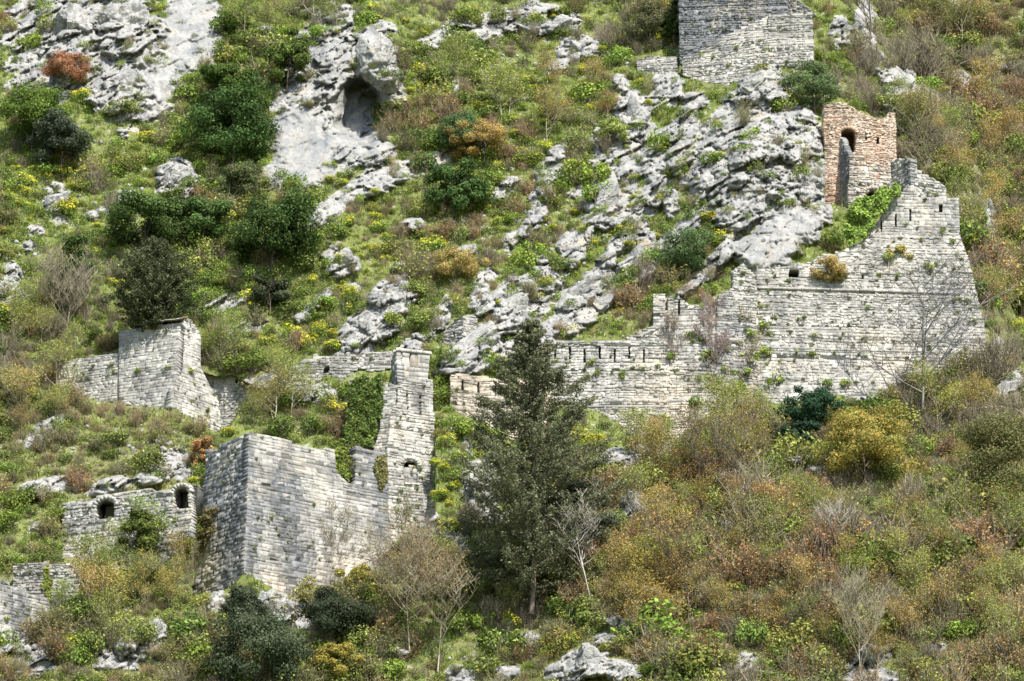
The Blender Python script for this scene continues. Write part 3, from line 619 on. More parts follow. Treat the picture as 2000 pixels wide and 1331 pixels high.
# roof of the guard house: stone and tile slabs lying over the wall tops
def roof_tiles(t):
    A = FACES['gh_left']['plane'].hit(np.array([270., 353.]), np.array([640., 628.]))[0]; a, b = A
    back = np.array([-.25, 1.0, .0]); back /= np.linalg.norm(back); r = np.random.default_rng(3); V, Fc, C = [], [], []
    L = np.linalg.norm(b - a); dx = (b - a) / L
    rows = 9; n = int(L / .33) + 2
    for j in range(rows):
        for i in range(n):
            o = a + dx * (i * .33 - .2 + .15 * (j % 2)) + back * (j * .36 - .45) + np.array([0, 0, .10 + j * .09 - (.18 * max(0, j - 5))])
            if i < 2 and r.random() < .5: continue
            w = dx * .36; d = back * .46 + np.array([0, 0, .05]); h = np.array([0, 0, .07]); k = len(V); j_ = r.normal(0, .025, 3)
            q = [o, o + w, o + w + d, o + d]; V += [x + j_ for x in q] + [x + h + j_ for x in q]
            Fc += [(k, k + 3, k + 2, k + 1), (k + 4, k + 5, k + 6, k + 7)] + [(k + e, k + (e + 1) % 4, k + 4 + (e + 1) % 4, k + 4 + e) for e in range(4)]
            c = np.array((.40, .24, .16)) if r.random() < .35 else np.array((.36, .34, .29)); C += [c * r.normal(1, .15)] * 8
    o = link('roof', mesh_np('roof', np.array(V), np.array(Fc), np.array(C), M_STONE), t); o['label'] = 'broken roof of grey and terracotta slabs'; return under(o, t)
roof_tiles(gh)

# ------------------------------------------------------------------ plants: leaves and twigs
def quads_at(P, Nn, size, col, rg, aspect=.6):
    """one leaf-shaped quad per point; Nn is roughly the way it faces"""
    n = len(P); t = rg.normal(0, 1, (n, 3)); Nn = Nn / (np.linalg.norm(Nn, axis=1, keepdims=True) + 1e-9)
    a = np.cross(Nn, t); a /= np.linalg.norm(a, axis=1, keepdims=True) + 1e-9; b = np.cross(Nn, a)
    s = (size * rg.uniform(.6, 1.4, n))[:, None]
    V = np.stack([P - a * s * .5, P + b * s * aspect * .5, P + a * s * .5, P - b * s * aspect * .5], 1).reshape(-1, 3)
    Fq = np.arange(4 * n).reshape(-1, 4); return V, Fq, np.repeat(col, 4, 0)
def sticks(A, B, ra, rb, col):
    """thin three-sided rods from A to B"""
    n = len(A); d = B - A; d /= np.linalg.norm(d, axis=1, keepdims=True) + 1e-9
    x = np.cross(d, np.array([.3, .8, .5])); x /= np.linalg.norm(x, axis=1, keepdims=True) + 1e-9; y = np.cross(d, x); V = []
    for (C, r) in ((A, ra), (B, rb)):
        for k in range(3): V.append(C + (x * cos(2.094 * k) + y * sin(2.094 * k)) * np.asarray(r).reshape(-1, 1))
    V = np.stack(V, 1).reshape(-1, 3); i = np.arange(n)[:, None] * 6
    Fq = np.concatenate([i + np.array([[0, 1, 4, 3]]), i + np.array([[1, 2, 5, 4]]), i + np.array([[2, 0, 3, 5]])]); return V, Fq, np.repeat(col, 6, 0)
def join(parts):
    V, Fq, C = [], [], []; o = 0
    for (v, f, c) in parts: V.append(v); Fq.append(f + o); C.append(c); o += len(v)
    return np.concatenate(V), np.concatenate(Fq), np.concatenate(C)
def tints(n, cols, w, rg, sd=.18):
    c = np.array(cols)[rg.choice(len(cols), n, p=np.array(w) / sum(w))]; return np.clip(c * rg.normal(1, sd, (n, 1)), .004, 1)
GREEN = [(.125, .175, .045), (.20, .25, .065), (.085, .125, .035)]
LUSH = [(.21, .30, .055), (.30, .37, .075), (.14, .20, .04)]
DARK = [(.038, .070, .022), (.060, .105, .032), (.10, .15, .045)]
OLIVE = [(.25, .28, .08), (.33, .34, .095), (.18, .21, .06)]
YEL = [(.55, .46, .04), (.48, .46, .06), (.38, .38, .05)]
GOLD = [(.34, .28, .075), (.28, .265, .075), (.36, .27, .08)]
RUST = [(.41, .225, .10), (.36, .225, .105), (.40, .275, .10)]
TWIG = [(.28, .245, .17), (.34, .30, .225), (.21, .18, .125)]
PALE = [(.46, .42, .37), (.38, .34, .29)]
def shoots(rg, n, r, h, fan=.9, bend=.3, seg=3):
    """stems that rise from a root and spread out; gives segment ends"""
    az = rg.uniform(0, 2 * pi, n); el = rg.uniform(.12, 1, n) ** .7; A = []; B = []; lv = []
    root = np.stack([np.cos(az), np.sin(az), 0 * az], -1) * (rg.uniform(0, .25, n) * r)[:, None]
    d = np.stack([np.cos(az) * (1.1 - el) * fan * r, np.sin(az) * (1.1 - el) * fan * r, (.35 + .65 * el) * h], -1)
    p = root
    for k in range(seg):
        q = root + d * ((k + 1) / seg) + rg.normal(0, .07 * r, (n, 3)); q[:, 2] = np.maximum(q[:, 2], .05)
        A.append(p); B.append(q); lv.append(np.full(n, k)); p = q
    return np.concatenate(A), np.concatenate(B), np.concatenate(lv)
def twig_bush(rg, n=60, r=1., h=1.4, tcols=TWIG, leaf=None, nl=300, ls=.09, tw=.018):
    A, B, lv = shoots(rg, n, r, h); parts = [sticks(A, B, tw * (1 - .25 * lv), tw * (.75 - .22 * lv), tints(len(A), tcols, [1] * len(tcols), rg))]
    # side twigs
    m = n * 6; i = rg.integers(0, len(A), m); t = rg.random((m, 1)); p = A[i] * (1 - t) + B[i] * t; d = B[i] - A[i]
    q = p + d * rg.uniform(.3, .8, (m, 1)) + rg.normal(0, .17, (m, 3)) * r
    parts.append(sticks(p, q, np.full(m, tw * .6), np.full(m, tw * .3), tints(m, tcols, [1] * len(tcols), rg)))
    if leaf is not None:
        i = rg.integers(0, m, nl); t = rg.uniform(.3, 1.1, (nl, 1)); L = p[i] * (1 - t) + q[i] * t + rg.normal(0, .05, (nl, 3))
        parts.append(quads_at(L, rg.normal(0, 1, (nl, 3)) + np.array([0, -.3, .6]), ls, tints(nl, leaf, [1] * len(leaf), rg, .15), rg))
    return join(parts)
def clump_bush(rg, cols, n=520, r=1., h=1.1, ls=.13, nc=9, top=None, topn=0, sd=.22):
    """rounded leafy shrub: overlapping clumps of leaves, open underneath"""
    cc = []
    for k in range(nc):
        a = rg.uniform(0, 2 * pi); e = rg.uniform(.05, 1) ; q = sstep(0, 1, e)
        cc.append((cos(a) * r * .62 * (1 - .5 * e), sin(a) * r * .62 * (1 - .5 * e), h * (.22 + .55 * e), r * rg.uniform(.26, .46)))
    cc = np.array(cc); i = rg.integers(0, nc, n); d = rg.normal(0, 1, (n, 3)); d /= np.linalg.norm(d, axis=1, keepdims=True)
    P = cc[i, :3] + d * (cc[i, 3] * rg.uniform(.55, 1.12, n))[:, None]; P[:, 2] = np.abs(P[:, 2])
    tone = (rg.normal(1, .14, nc))[i][:, None]
    parts = [quads_at(P, d + rg.normal(0, .55, (n, 3)) + np.array([0, 0, .25]), ls, tints(n, cols, [1] * len(cols), rg, sd) * tone, rg)]
    if topn:
        i = rg.integers(0, nc, topn); d = rg.normal(0, 1, (topn, 3)); d[:, 2] = np.abs(d[:, 2]) + .3; d /= np.linalg.norm(d, axis=1, keepdims=True)
        P = cc[i, :3] + d * (cc[i, 3] * 1.12)[:, None]
        parts.append(quads_at(P, d + rg.normal(0, .3, (topn, 3)), ls * .95, tints(topn, top, [1] * len(top), rg, .15), rg, .8))
    A, B, lv = shoots(rg, 14, r * .8, h * .8); parts.append(sticks(A, B, .02 + 0 * lv, .012 + 0 * lv, tints(len(A), TWIG, [1, 1, 1], rg)))
    return join(parts)
def tuft(rg, cols, n=60, r=.35, h=.5, w=.05, top=None):
    az = rg.uniform(0, 2 * pi, n); q = rg.uniform(0, .5, n) * r; base = np.stack([np.cos(az) * q, np.sin(az) * q, 0 * q], -1)
    tip = base + np.stack([np.cos(az) * r * rg.uniform(.3, 1, n), np.sin(az) * r * rg.uniform(.3, 1, n), h * rg.uniform(.5, 1.1, n)], -1)
    s = np.stack([-np.sin(az), np.cos(az), 0 * az], -1) * w; m = (base + tip) / 2 + np.array([0, 0, .12 * h])
    V = np.stack([base, m + s / 2, tip, m - s / 2], 1).reshape(-1, 3); return V, np.arange(4 * n).reshape(-1, 4), np.repeat(tints(n, cols, [1] * len(cols), rg, .2), 4, 0)

def tree_limbs(rg, h, r, levels=3, nb=6, lean=0., trunk_r=.16, start=.3, up=.5, twist=.35, seg=5):
    """trunk, limbs and twigs as rods; returns (A,B,ra,rb) and the twig tips"""
    A, B, ra, rb, tips = [], [], [], [], []
    def grow(p, d, L, rad, lev):
        d = d / np.linalg.norm(d); pts = [p]
        for k in range(seg):
            d = d + rg.normal(0, twist * (.35 if lev == 0 else .6), 3) * .45 + np.array([0, 0, .06]); d /= np.linalg.norm(d)
            q = pts[-1] + d * L / seg; r0 = rad * (1 - .8 * k / seg); r1 = rad * (1 - .8 * (k + 1) / seg)
            A.append(pts[-1]); B.append(q); ra.append(r0); rb.append(r1); pts.append(q)
        if lev == levels: tips.append(pts[-1]); tips.append(pts[-2]); return
        n = nb if lev == 0 else max(3, nb - 2)
        for k in range(n):
            t = start + (1 - start) * (k + rg.random()) / n if lev == 0 else rg.uniform(.25, 1); f = t * seg; i = min(seg - 1, int(f))
            q = pts[i] + (pts[i + 1] - pts[i]) * (f - i); az = rg.uniform(0, 2 * pi)
            s = np.array([cos(az), sin(az), 0.]); dd = s * (1 - up * .6) + d * .25 + np.array([0, 0, up])
            grow(q, dd, L * rg.uniform(.42, .62) * (1.15 - .45 * t if lev == 0 else 1) * (r / (h * .45) if lev == 0 else 1), rad * (.5 - .15 * t), lev + 1)
    grow(np.zeros(3), np.array([lean, 0, 1.]), h, trunk_r, 0)
    return np.array(A), np.array(B), np.array(ra), np.array(rb), np.array(tips)

def crown_cloud(rg, cols, rx, ry, rz, cz, n, ls, nc=40, gap=.0, sd=.2):
    """a broadleaf crown: many clumps spread through an ellipsoid, leaves on each clump"""
    d = rg.normal(0, 1, (nc, 3)); d /= np.linalg.norm(d, axis=1, keepdims=True); d[:, 2] = np.where(d[:, 2] < -.8, -d[:, 2], d[:, 2])
    rad = rg.uniform(.45, .98, nc) ; lob = 1 + .34 * vnoise(d * 1.6 + rg.uniform(0, 50), 19)
    C = d * (rad * lob)[:, None] * np.array([rx, ry, rz]) * .92 + np.array([0, 0, cz]); cr = rg.uniform(.18, .36, nc) * min(rx, rz) * 1.0
    i = rg.choice(nc, n, p=cr ** 2 / (cr ** 2).sum()); e = rg.normal(0, 1, (n, 3)); e /= np.linalg.norm(e, axis=1, keepdims=True)
    P = C[i] + e * (cr[i] * rg.uniform(.5, 1.15, n))[:, None] * np.array([1.1, 1.1, .8])
    tone = rg.normal(1, .13, nc)[i][:, None]
    return quads_at(P, e + .5 * d[i] + rg.normal(0, .5, (n, 3)) + np.array([0, 0, .2]), ls, tints(n, cols, [1] * len(cols), rg, sd) * tone, rg, .65)
def conifer_parts(rg, h=22., r=4.6, cols=DARK, n=26000, ls=.26, low=.12):
    A, B, ra, rb = [], [], [], []; L = []; Ln = []; seg = 16
    tr = [np.array([.15 * sin(k * .9), .1 * cos(k), h * k / seg]) for k in range(seg + 1)]
    for k in range(seg): A.append(tr[k]); B.append(tr[k + 1]); ra.append(.30 * (1 - k / seg) + .04); rb.append(.30 * (1 - (k + 1) / seg) + .03)
    nb = 84; az = 0
    for k in range(nb):
        t = low + (1 - low) * ((k + rg.random()) / nb) ** .9; az += 2.4 + rg.normal(0, .3)
        prof = np.interp(t, [low, .2, .36, .55, .75, .9, 1], [.55, .95, 1.05, .86, .52, .24, .05]) * rg.uniform(.62, 1.12); Lb = r * prof
        p = np.array([0, 0, h * t]); d = np.array([cos(az), sin(az), rg.uniform(.1, .45)]); q = p
        m = 5
        for j in range(m):
            d2 = d + np.array([0, 0, .10 * j]) + rg.normal(0, .08, 3); e = q + d2 / np.linalg.norm(d2) * Lb / m
            A.append(q); B.append(e); w = .09 * prof + .02; ra.append(w * (1 - j / m)); rb.append(w * (1 - (j + 1) / m) + .005)
            cnt = int(n / nb / m * (.5 + 1.1 * j / m) * (prof + .25)); c = rg.normal(0, 1, (cnt, 3)); c /= np.linalg.norm(c, axis=1, keepdims=True)
            tt = rg.random((cnt, 1)); sp = (.26 + .20 * prof) * rg.uniform(.4, 1.2, (cnt, 1))
            # foliage gathers in sprays round the branch
            ks = rg.integers(0, 5, cnt); off = rg.normal(0, .52, (5, 3)) * np.array([1, 1, .45]) * (.4 + prof)
            L.append(q * (1 - tt) + e * tt + off[ks] + c * sp * np.array([.7, .7, .45])); Ln.append(c + np.array([0, 0, .5])); q = e
    P = np.concatenate(L); Nn = np.concatenate(Ln); k = len(P)
    bark = sticks(np.array(A), np.array(B), np.array(ra), np.array(rb), tints(len(A), [(.11, .09, .07), (.15, .12, .10)], [1, 1], rg))
    return bark, quads_at(P, Nn + rg.normal(0, .4, (k, 3)), ls, tints(k, cols, [1] * len(cols), rg, .22), rg, .5)

# ------------------------------------------------------------------ labels: say where a plant stands by naming what is near it
LAND = [(310,680,'the small roofed stone house'),(170,735,'the wall left of the roofed house'),(450,770,'the wall right of the roofed house'),(430,1000,'the dark side of the square bastion'),(600,990,'the front of the square bastion'),
 (800,720,'the turret of the tall narrow tower'),(810,950,'the arch of the tall narrow tower'),(710,800,'the ivy-covered wall'),(1040,780,'the great conifer'),(1030,1120,'the foot of the great conifer'),(1160,690,'the loopholed wall'),
 (1330,750,'the cream rubble wall'),(1690,640,'the great bastion'),(1600,530,'the left top of the great bastion'),(1800,420,'the window of the great bastion'),(1690,270,'the brick tower'),(1460,60,'the keep'),(1540,440,'the smooth pale slab'),
 (1490,165,'the crag under the keep'),(700,200,'the overhanging cliff'),(590,290,'the smooth grey slab of the cliff'),(200,80,'the crags at the upper left'),(370,60,'the smooth slab at the upper left'),(455,240,'the big round evergreen'),
 (530,455,'the dark evergreen under the cliff'),(290,550,'the dark tree behind the roofed house'),(120,275,'the grey-green tree by the left edge'),(890,370,'the dark evergreen in the middle of the slope'),(1040,60,'the white rocks at the top'),
 (1235,220,'the tall white rock rib'),(1180,390,'the slanting white ribs'),(1150,590,'the pale slabs over the loopholed wall'),(760,610,'the rocks above the turret'),(660,515,'the lone white boulder'),(340,350,'the white boulder at the left'),
 (210,990,'the arched ruin'),(80,1150,'the corner walls at the lower left'),(270,1250,'the rubble at the lower left'),(560,1190,'the white rocks under the square bastion'),(820,1190,'the russet tree'),(1150,1130,'the white bare tree'),
 (1150,1290,'the boulders at the bottom'),(1690,1290,'the rocks at the bottom right'),(1690,860,'the golden-olive tree'),(1590,810,'the blue-green evergreen'),(1800,700,'the leafless tree before the great bastion'),(1960,890,'the olive tree at the right edge'),
 (1820,160,'the rocks behind the brick tower'),(1950,240,'the rust-brown thicket at the right edge'),(1940,600,'the green slope right of the great bastion'),(1400,960,'the thin trees below the cream wall'),(1500,1200,'the scrub in the lower right'),(1880,1150,'the scrub by the lower right edge'),
 (880,1280,'the bright grass at the bottom'),(120,600,'the pale bare thicket at the left'),(90,400,'the yellow flowers at the left'),(960,500,'the russet bushes in mid slope'),(260,870,'the scree under the roofed house')]
LXY = np.array([(a, b) for a, b, c in LAND], float)
def where(px, py, big=False):
    d = (LXY - np.array([px, py])) * np.array([1, 1.0]); k = int(np.argmin((d ** 2).sum(1))); dx, dy = px - LXY[k, 0], py - LXY[k, 1]; nm = LAND[k][2]
    dist = math.hypot(dx, dy)
    if dist < 18: return 'right beside ' + nm
    far = 'close ' if dist < 45 else ('' if dist < 90 else 'well ')
    ang = math.degrees(math.atan2(-dy, dx)) % 360; s = int((ang + 22.5) // 45) % 8
    return far + ['to the right of', 'up and right of', 'above', 'up and left of', 'to the left of', 'down and left of', 'below', 'down and right of'][s] + ' ' + nm
def words_ok(s): return ' '.join(s.split()[:16])

# ------------------------------------------------------------------ trees placed one by one
def place_tree(name, label, cat, px, py_base, bark, crown, group=None, sink=.2, rz=0., toward=0., leafmat=None):
    p, s = ground(px, py_base); p = np.array(p) - ray(px, py_base) / np.linalg.norm(ray(px, py_base)) * toward; p[2] -= sink
    t = thing(name, label, cat, p, group); t.rotation_euler = (0, 0, rz)
    if bark is not None: link('trunk', bark if isinstance(bark, bpy.types.Mesh) else mesh_np('trunk', *bark, mat=M_BARK), t)
    if crown is not None: link('crown', crown if isinstance(crown, bpy.types.Mesh) else mesh_np('crown', *crown, mat=leafmat or M_LEAF), t)
    return t
def broadleaf(label, cx, cy, rx, ry, cols, name='evergreen_tree', cat='tree', dens=1., ls=.2, seed=1, tone=1., group=None, trunk=(.12, .10, .08), nc=None):
    rg = np.random.default_rng(seed * 31 + int(cx)); base_py = cy + ry * .96; p, s = ground(cx, base_py); m = float(sx_(s))
    gq = 1.1 if name == 'evergreen_tree' else 1.; w, h = rx * m * gq, ry * m * 2 / cos(TH) * .98 * gq; rz = h * .49; nn = int(dens * 300 * (w * rz * 4 + 6) * (.2 / ls) ** 1.4)
    cr = crown_cloud(rg, [tuple(np.array(c) * tone) for c in cols], w, w * .8, rz, h * .50, min(nn, 60000), ls, nc=nc or max(26, int(w * rz * 4)))
    A, B, ra, rb, tips = tree_limbs(rg, h * .6, w * .6, 2, 6, trunk_r=.03 * h * .5 + .04, start=.1)
    bk = sticks(A, B, ra, rb, tints(len(A), [trunk], [1], rg))
    return place_tree(name, label, cat, cx, base_py, bk, cr, group, toward=w * .35)
EG = 'evergreen trees on the slope'
for i, (lb, cx, cy, rx, ry, cols, kw) in enumerate([
 ('largest round dark evergreen tree left of the overhanging cliff', 455, 248, 92, 76, DARK, {}),
 ('mid-green spreading tree touching the top of the big round evergreen', 435, 165, 72, 42, [(.05,.10,.025),(.07,.12,.03)], {}),
 ('very dark rounded evergreen tree below the smooth grey slab', 530, 455, 92, 72, DARK, dict(tone=.8)),
 ('dark evergreen tree above the one behind the roofed house', 285, 430, 92, 58, DARK, {}),
 ('dark evergreen between the two darkest trees, half hidden by both', 395, 430, 50, 46, DARK, dict(tone=.95)),
 ('narrow dark green tree leaning over grass near the left edge', 145, 528, 46, 58, DARK, dict(tone=.9)),
 ('grey-green round tree among yellow flowers near the left edge', 120, 278, 62, 50, [(.055,.065,.04),(.08,.09,.06),(.04,.05,.03)], {}),
 ('dark evergreen tree alone in the middle of the slope above the ribs', 890, 372, 58, 52, DARK, dict(tone=1.1)),
 ('soft green shrubby tree below the big round evergreen', 465, 355, 60, 42, [(.08,.12,.04),(.12,.15,.06),(.11,.10,.06)], dict(ls=.16)),
 ('broad fresh green tree at the left edge above the grey-green one', 62, 232, 78, 62, [(.09,.16,.03),(.12,.19,.04),(.07,.12,.03)], dict(ls=.17)),
 ('upright green tree in front of the arched ruin', 275, 1042, 42, 48, GREEN, dict(tone=.8)),
 ('feathery grey-green tree between the keep and the brick tower', 1592, 172, 48, 50, [(.08,.12,.05),(.12,.15,.07)], dict(ls=.14, dens=.8)),
 ('soft light green tree left of the smooth pale slab', 1332, 492, 52, 50, [(.11,.17,.06),(.15,.2,.08),(.09,.12,.06)], dict(ls=.14, dens=.8)),
 ('blue-green evergreen tree at the foot of the great bastion', 1585, 800, 66, 44, [(.03,.065,.035),(.05,.09,.045)], {}),
 ('lower dark blue-green tree between the golden-olive tree and pale rocks', 1555, 850, 40, 34, [(.025,.05,.03),(.04,.07,.04)], {}),
 ('large golden-olive tree right of the blue-green evergreen', 1690, 865, 112, 80, [(.38,.26,.07),(.30,.27,.07),(.20,.21,.06),(.42,.26,.08)], dict(ls=.15, name='broadleaf_tree', dens=.9)),
 ('tall olive-brown tree at the right edge below the great bastion', 1950, 905, 88, 108, [(.12,.13,.05),(.18,.16,.07),(.08,.09,.035)], dict(ls=.15, name='broadleaf_tree', dens=.75)),
 ('grey-green oak filling the bottom left of centre, largest there', 500, 1275, 120, 88, [(.055,.075,.04),(.085,.10,.06),(.04,.055,.03)], dict(name='oak_tree', ls=.17)),
 ('slim grey-green oak at the front corner of the square bastion', 475, 1180, 46, 52, [(.05,.07,.04),(.085,.10,.06)], dict(name='oak_tree', ls=.15)),
 ('dark oak in front of the foot of the square bastion', 645, 1195, 78, 72, [(.04,.05,.03),(.065,.075,.045),(.03,.04,.02)], dict(name='oak_tree', ls=.16)),
 ('yellow-green small tree behind the dark oak', 700, 1130, 40, 32, [(.24,.24,.04),(.32,.28,.05)], dict(name='broadleaf_tree', ls=.14)),
 ('light willow-green tree above the orange bushes in mid slope', 900, 255, 55, 46, [(.11,.17,.07),(.15,.21,.08)], dict(ls=.14, name='broadleaf_tree', dens=.8)),
 ('small dark bush-like tree left of the lone white boulder', 528, 572, 42, 34, [(.05,.07,.035),(.08,.09,.05)], {}),
 ('olive tree low between the square bastion and the russet tree', 655, 1285, 50, 40, [(.22,.20,.05),(.28,.24,.05)], dict(ls=.14, name='broadleaf_tree')),
 ('rusty red tree against the crags at the upper left', 128, 128, 52, 40, RUST+[(.30,.13,.09)], dict(ls=.12, name='broadleaf_tree', dens=.8)),
 ('orange-brown bush-tree on the top left of the great bastion', 1622, 530, 50, 36, RUST+OLIVE, dict(ls=.12, name='broadleaf_tree', dens=.8)),
 ('rust-leaved small tree on the upper face of the great bastion', 1755, 497, 32, 22, RUST+OLIVE, dict(ls=.12, name='broadleaf_tree', dens=.7)),
 ('orange tree in mid slope below the light willow-green one', 945, 275, 70, 42, [(.38,.22,.06),(.30,.2,.08),(.2,.18,.08)], dict(ls=.12, name='broadleaf_tree', dens=.8)),
 ('russet thicket tree below the dark mid-slope evergreen', 890, 510, 66, 42, RUST+OLIVE, dict(ls=.12, name='broadleaf_tree', dens=.6)),
 ('small rust-red tree above the left top of the square bastion', 395, 885, 28, 34, RUST, dict(ls=.12, name='broadleaf_tree')),
 ('tall olive shrub-tree right of the overhanging cliff', 1200, 250, 40, 34, OLIVE, dict(ls=.13, name='broadleaf_tree', dens=.7)),
 ('wide fresh green tree just left of the keep', 1270, 40, 55, 50, [(.13,.15,.06),(.18,.18,.09),(.14,.12,.08)], dict(ls=.13, name='broadleaf_tree', dens=.7)),
 ('dark shady tree behind the left edge of the keep', 1318, 45, 22, 50, DARK, dict(tone=.9)),
 ('dark green hanging tree on the cliff edge left of the overhang', 560, 120, 44, 60, GREEN, dict(tone=.7)),
]):
    kw = dict(kw); nm = kw.get('name', 'evergreen_tree')
    broadleaf(words_ok(lb), cx, cy, rx, ry, cols, seed=i + 1, group=EG if nm == 'evergreen_tree' else ('oaks in front of the square bastion' if nm == 'oak_tree' else 'leafy small trees among the scrub'), **kw)
# conifers
rg = np.random.default_rng(5)
p, s = ground(1035, 1185); m = float(sx_(s))
bk, cr = conifer_parts(rg, 592 * m / cos(TH) * .96, 188 * m, [(.165,.18,.10),(.25,.26,.15),(.10,.115,.065)], 130000, .185, low=.05)
place_tree('conifer', 'great grey-green conifer rising from the lower middle in front of the loopholed wall', 'conifer', 1038, 1195, bk, cr, toward=2.)
bk, cr = conifer_parts(rg, 205 * m / cos(TH), 88 * m, [(.07,.085,.04),(.105,.115,.06),(.05,.06,.03)], 60000, .19, low=.04)
place_tree('conifer', 'dark brownish bushy conifer right behind the small roofed stone house', 'conifer', 298, 655, bk, cr, toward=0.)
p, s = ground(1140, 1110)
broadleaf('dusty green oak crowding the right side of the great conifer', 1135, 1015, 78, 88, [(.085,.095,.06),(.12,.13,.08),(.05,.06,.04)], name='oak_tree', seed=77, ls=.17)
# bare trees
def bare(label, px, py, top, spread, cols, seed, lean=0., tr=.11, levels=3, nb=7, up=.5, start=.3, leaf=None, nl=0, twist=.35):
    rg = np.random.default_rng(seed); p, s = ground(px, py); m = float(sx_(s)); h = (py - top) * m / cos(TH)
    A, B, ra, rb, tips = tree_limbs(rg, h, spread * m, levels, nb, lean, tr, start, up, twist)
    col = tints(len(A), cols, [1] * len(cols), rg); lf = None
    if leaf is not None:
        i = rg.integers(0, len(tips), nl); lf = quads_at(tips[i] + rg.normal(0, .22, (nl, 3)), rg.normal(0, 1, (nl, 3)), .12, tints(nl, leaf, [1] * len(leaf), rg, .15), rg)
    return place_tree('bare_tree', words_ok(label), 'tree', px, py, sticks(A, B, np.maximum(ra, .014), np.maximum(rb, .01), col), lf, 'leafless trees', toward=.6, sink=.1)
bare('tall leafless dead tree standing before the great bastion', 1802, 812, 555, 150, [(.17,.16,.15),(.22,.21,.2)], 3, tr=.17, nb=17, up=.25, start=.1, levels=2, twist=.15)
bare('white-barked leafless tree right of the foot of the great conifer', 1158, 1190, 1022, 85, PALE, 8, -.12, tr=.09, nb=8, up=.45)
bare('pale leafless tree near the top right corner', 1880, 105, -25, 70, PALE, 12, tr=.1, nb=7, up=.7)
bare('dark leafless tree at the top behind the keep', 1700, 75, -20, 70, [(.12,.1,.09)], 17, tr=.1, nb=9, up=.6, start=.1)
bare('pale leafless thicket tree above the wall left of the roofed house', 130, 655, 575, 75, TWIG, 21, tr=.06, nb=12, up=.6, start=.05)
bare('leafless tree with a tall dark stem at the far right by the bastion rocks', 1935, 775, 690, 45, [(.1,.09,.08)], 25, .3, tr=.08, nb=6)
bare('thin brown tree with orange buds, left of centre bottom', 855, 1310, 1150, 90, TWIG, 29, .1, tr=.09, nb=9, leaf=RUST, nl=1400)
bare('spreading russet tree before the tall narrow tower', 800, 1270, 1120, 125, TWIG, 33, -.1, tr=.1, nb=11, leaf=RUST + OLIVE, nl=3600, levels=3, up=.4)
bare('forked brown tree with golden buds below the cream rubble wall', 1440, 1010, 850, 80, [(.16,.13,.11)], 37, tr=.08, nb=9, leaf=GOLD, nl=1300)
bare('twin thin tree with golden buds left of the forked one', 1370, 985, 850, 70, [(.16,.13,.11)], 41, tr=.06, nb=8, leaf=GOLD, nl=1100)
bare('small leafless tree among scrub in the lower right', 1640, 1110, 1010, 60, PALE, 45, -.3, tr=.06, nb=7)
bare('orange-budded crooked tree low right of the white bare tree', 1345, 1210, 1080, 80, [(.1,.08,.07)], 49, tr=.08, nb=8, leaf=RUST + GOLD, nl=1500)
bare('leafless grey tree in front of the boulders at the bottom right', 1680, 1330, 1180, 80, TWIG, 53, tr=.07, nb=10, start=.05, up=.7)
bare('grey leafless tree climbing the front of the square bastion', 645, 1150, 1020, 50, TWIG, 57, tr=.05, nb=9, start=.05, up=.7)
bare('leafless tree between the foot of the tower and the pale rocks', 790, 1120, 1010, 50, TWIG, 61, tr=.06, nb=8, leaf=LUSH, nl=300)
bare('small dark leafless tree right of the tower foot', 845, 1130, 1040, 45, [(.13,.11,.1)], 65, .25, tr=.06, nb=7)
bare('reddish leafless bush-tree on the cream rubble wall', 1390, 760, 610, 55, [(.28,.2,.18),(.24,.2,.18)], 69, tr=.05, nb=10, start=.05, up=.7, leaf=RUST, nl=250)
bare('leafless bush-tree left on the cream rubble wall', 1310, 740, 645, 45, [(.26,.2,.17)], 73, tr=.05, nb=9, start=.05, up=.7, leaf=OLIVE, nl=250)
bare('yellow-budded tree in the corner of the great bastion', 1460, 770, 640, 42, TWIG, 76, tr=.06, nb=9, start=.1, up=.6, leaf=GOLD, nl=900)

# ------------------------------------------------------------------ ivy on the walls
def ivy(label, poly, plane, out, seed, n=9000, cols=LUSH + GREEN, depth=.5):
    rg = np.random.default_rng(seed); xs = [a for a, b in poly]; ys = [b for a, b in poly]; pts = []
    x = rg.uniform(min(xs) - 6, max(xs) + 6, n * 3); y = rg.uniform(min(ys) - 6, max(ys) + 6, n * 3)
    q = np.stack([x * .08, y * .08, 0 * x], -1); jx = vnoise(q, 5) * 7; jy = vnoise(q + 40, 6) * 7
    k = in_poly(x + jx, y + jy, poly); x, y = x[k][:n], y[k][:n]; P, _ = plane.hit(x, y)
    q = np.stack([x * .07, y * .07, 0 * x], -1); b = (vnoise(q, 9) * .5 + .5) * depth * .75 + rg.uniform(0, .3, len(x)) * depth
    P = P + plane.n * (b + out)[:, None] + rg.normal(0, .04, P.shape); tone = (1 + .25 * vnoise(q * 2.2, 14))[:, None]
    o = P.mean(0); V, Fq, C = quads_at(P - o, plane.n + rg.normal(0, .55, P.shape) + np.array([0, 0, .35]), .2, tints(len(P), cols, [1] * len(cols), rg) * tone, rg, .8)
    return link('ivy', mesh_np('ivy', V, Fq, C, M_LEAF), None, o, label, 'ivy', 'ivy on the walls')
ivp = Plane(712, 880, -5, 2, s=float(FACES['tw_left']['plane'].hit(np.array([735.]), np.array([860.]))[1][0]) + .2)
FACES['iv_wall'] = dict(plane=ivp, outline=[(682,742),(746,738),(746,800),(738,850),(730,876),(690,872),(678,860)], holes=[], stone=(.45,.25), tint='grey', stain=.3, rubble=.4)
ivw = build('ivy_wall', 'wall almost hidden under dense ivy on the left of the tall narrow tower', 'wall', [('wall', 'iv_wall')], GW)
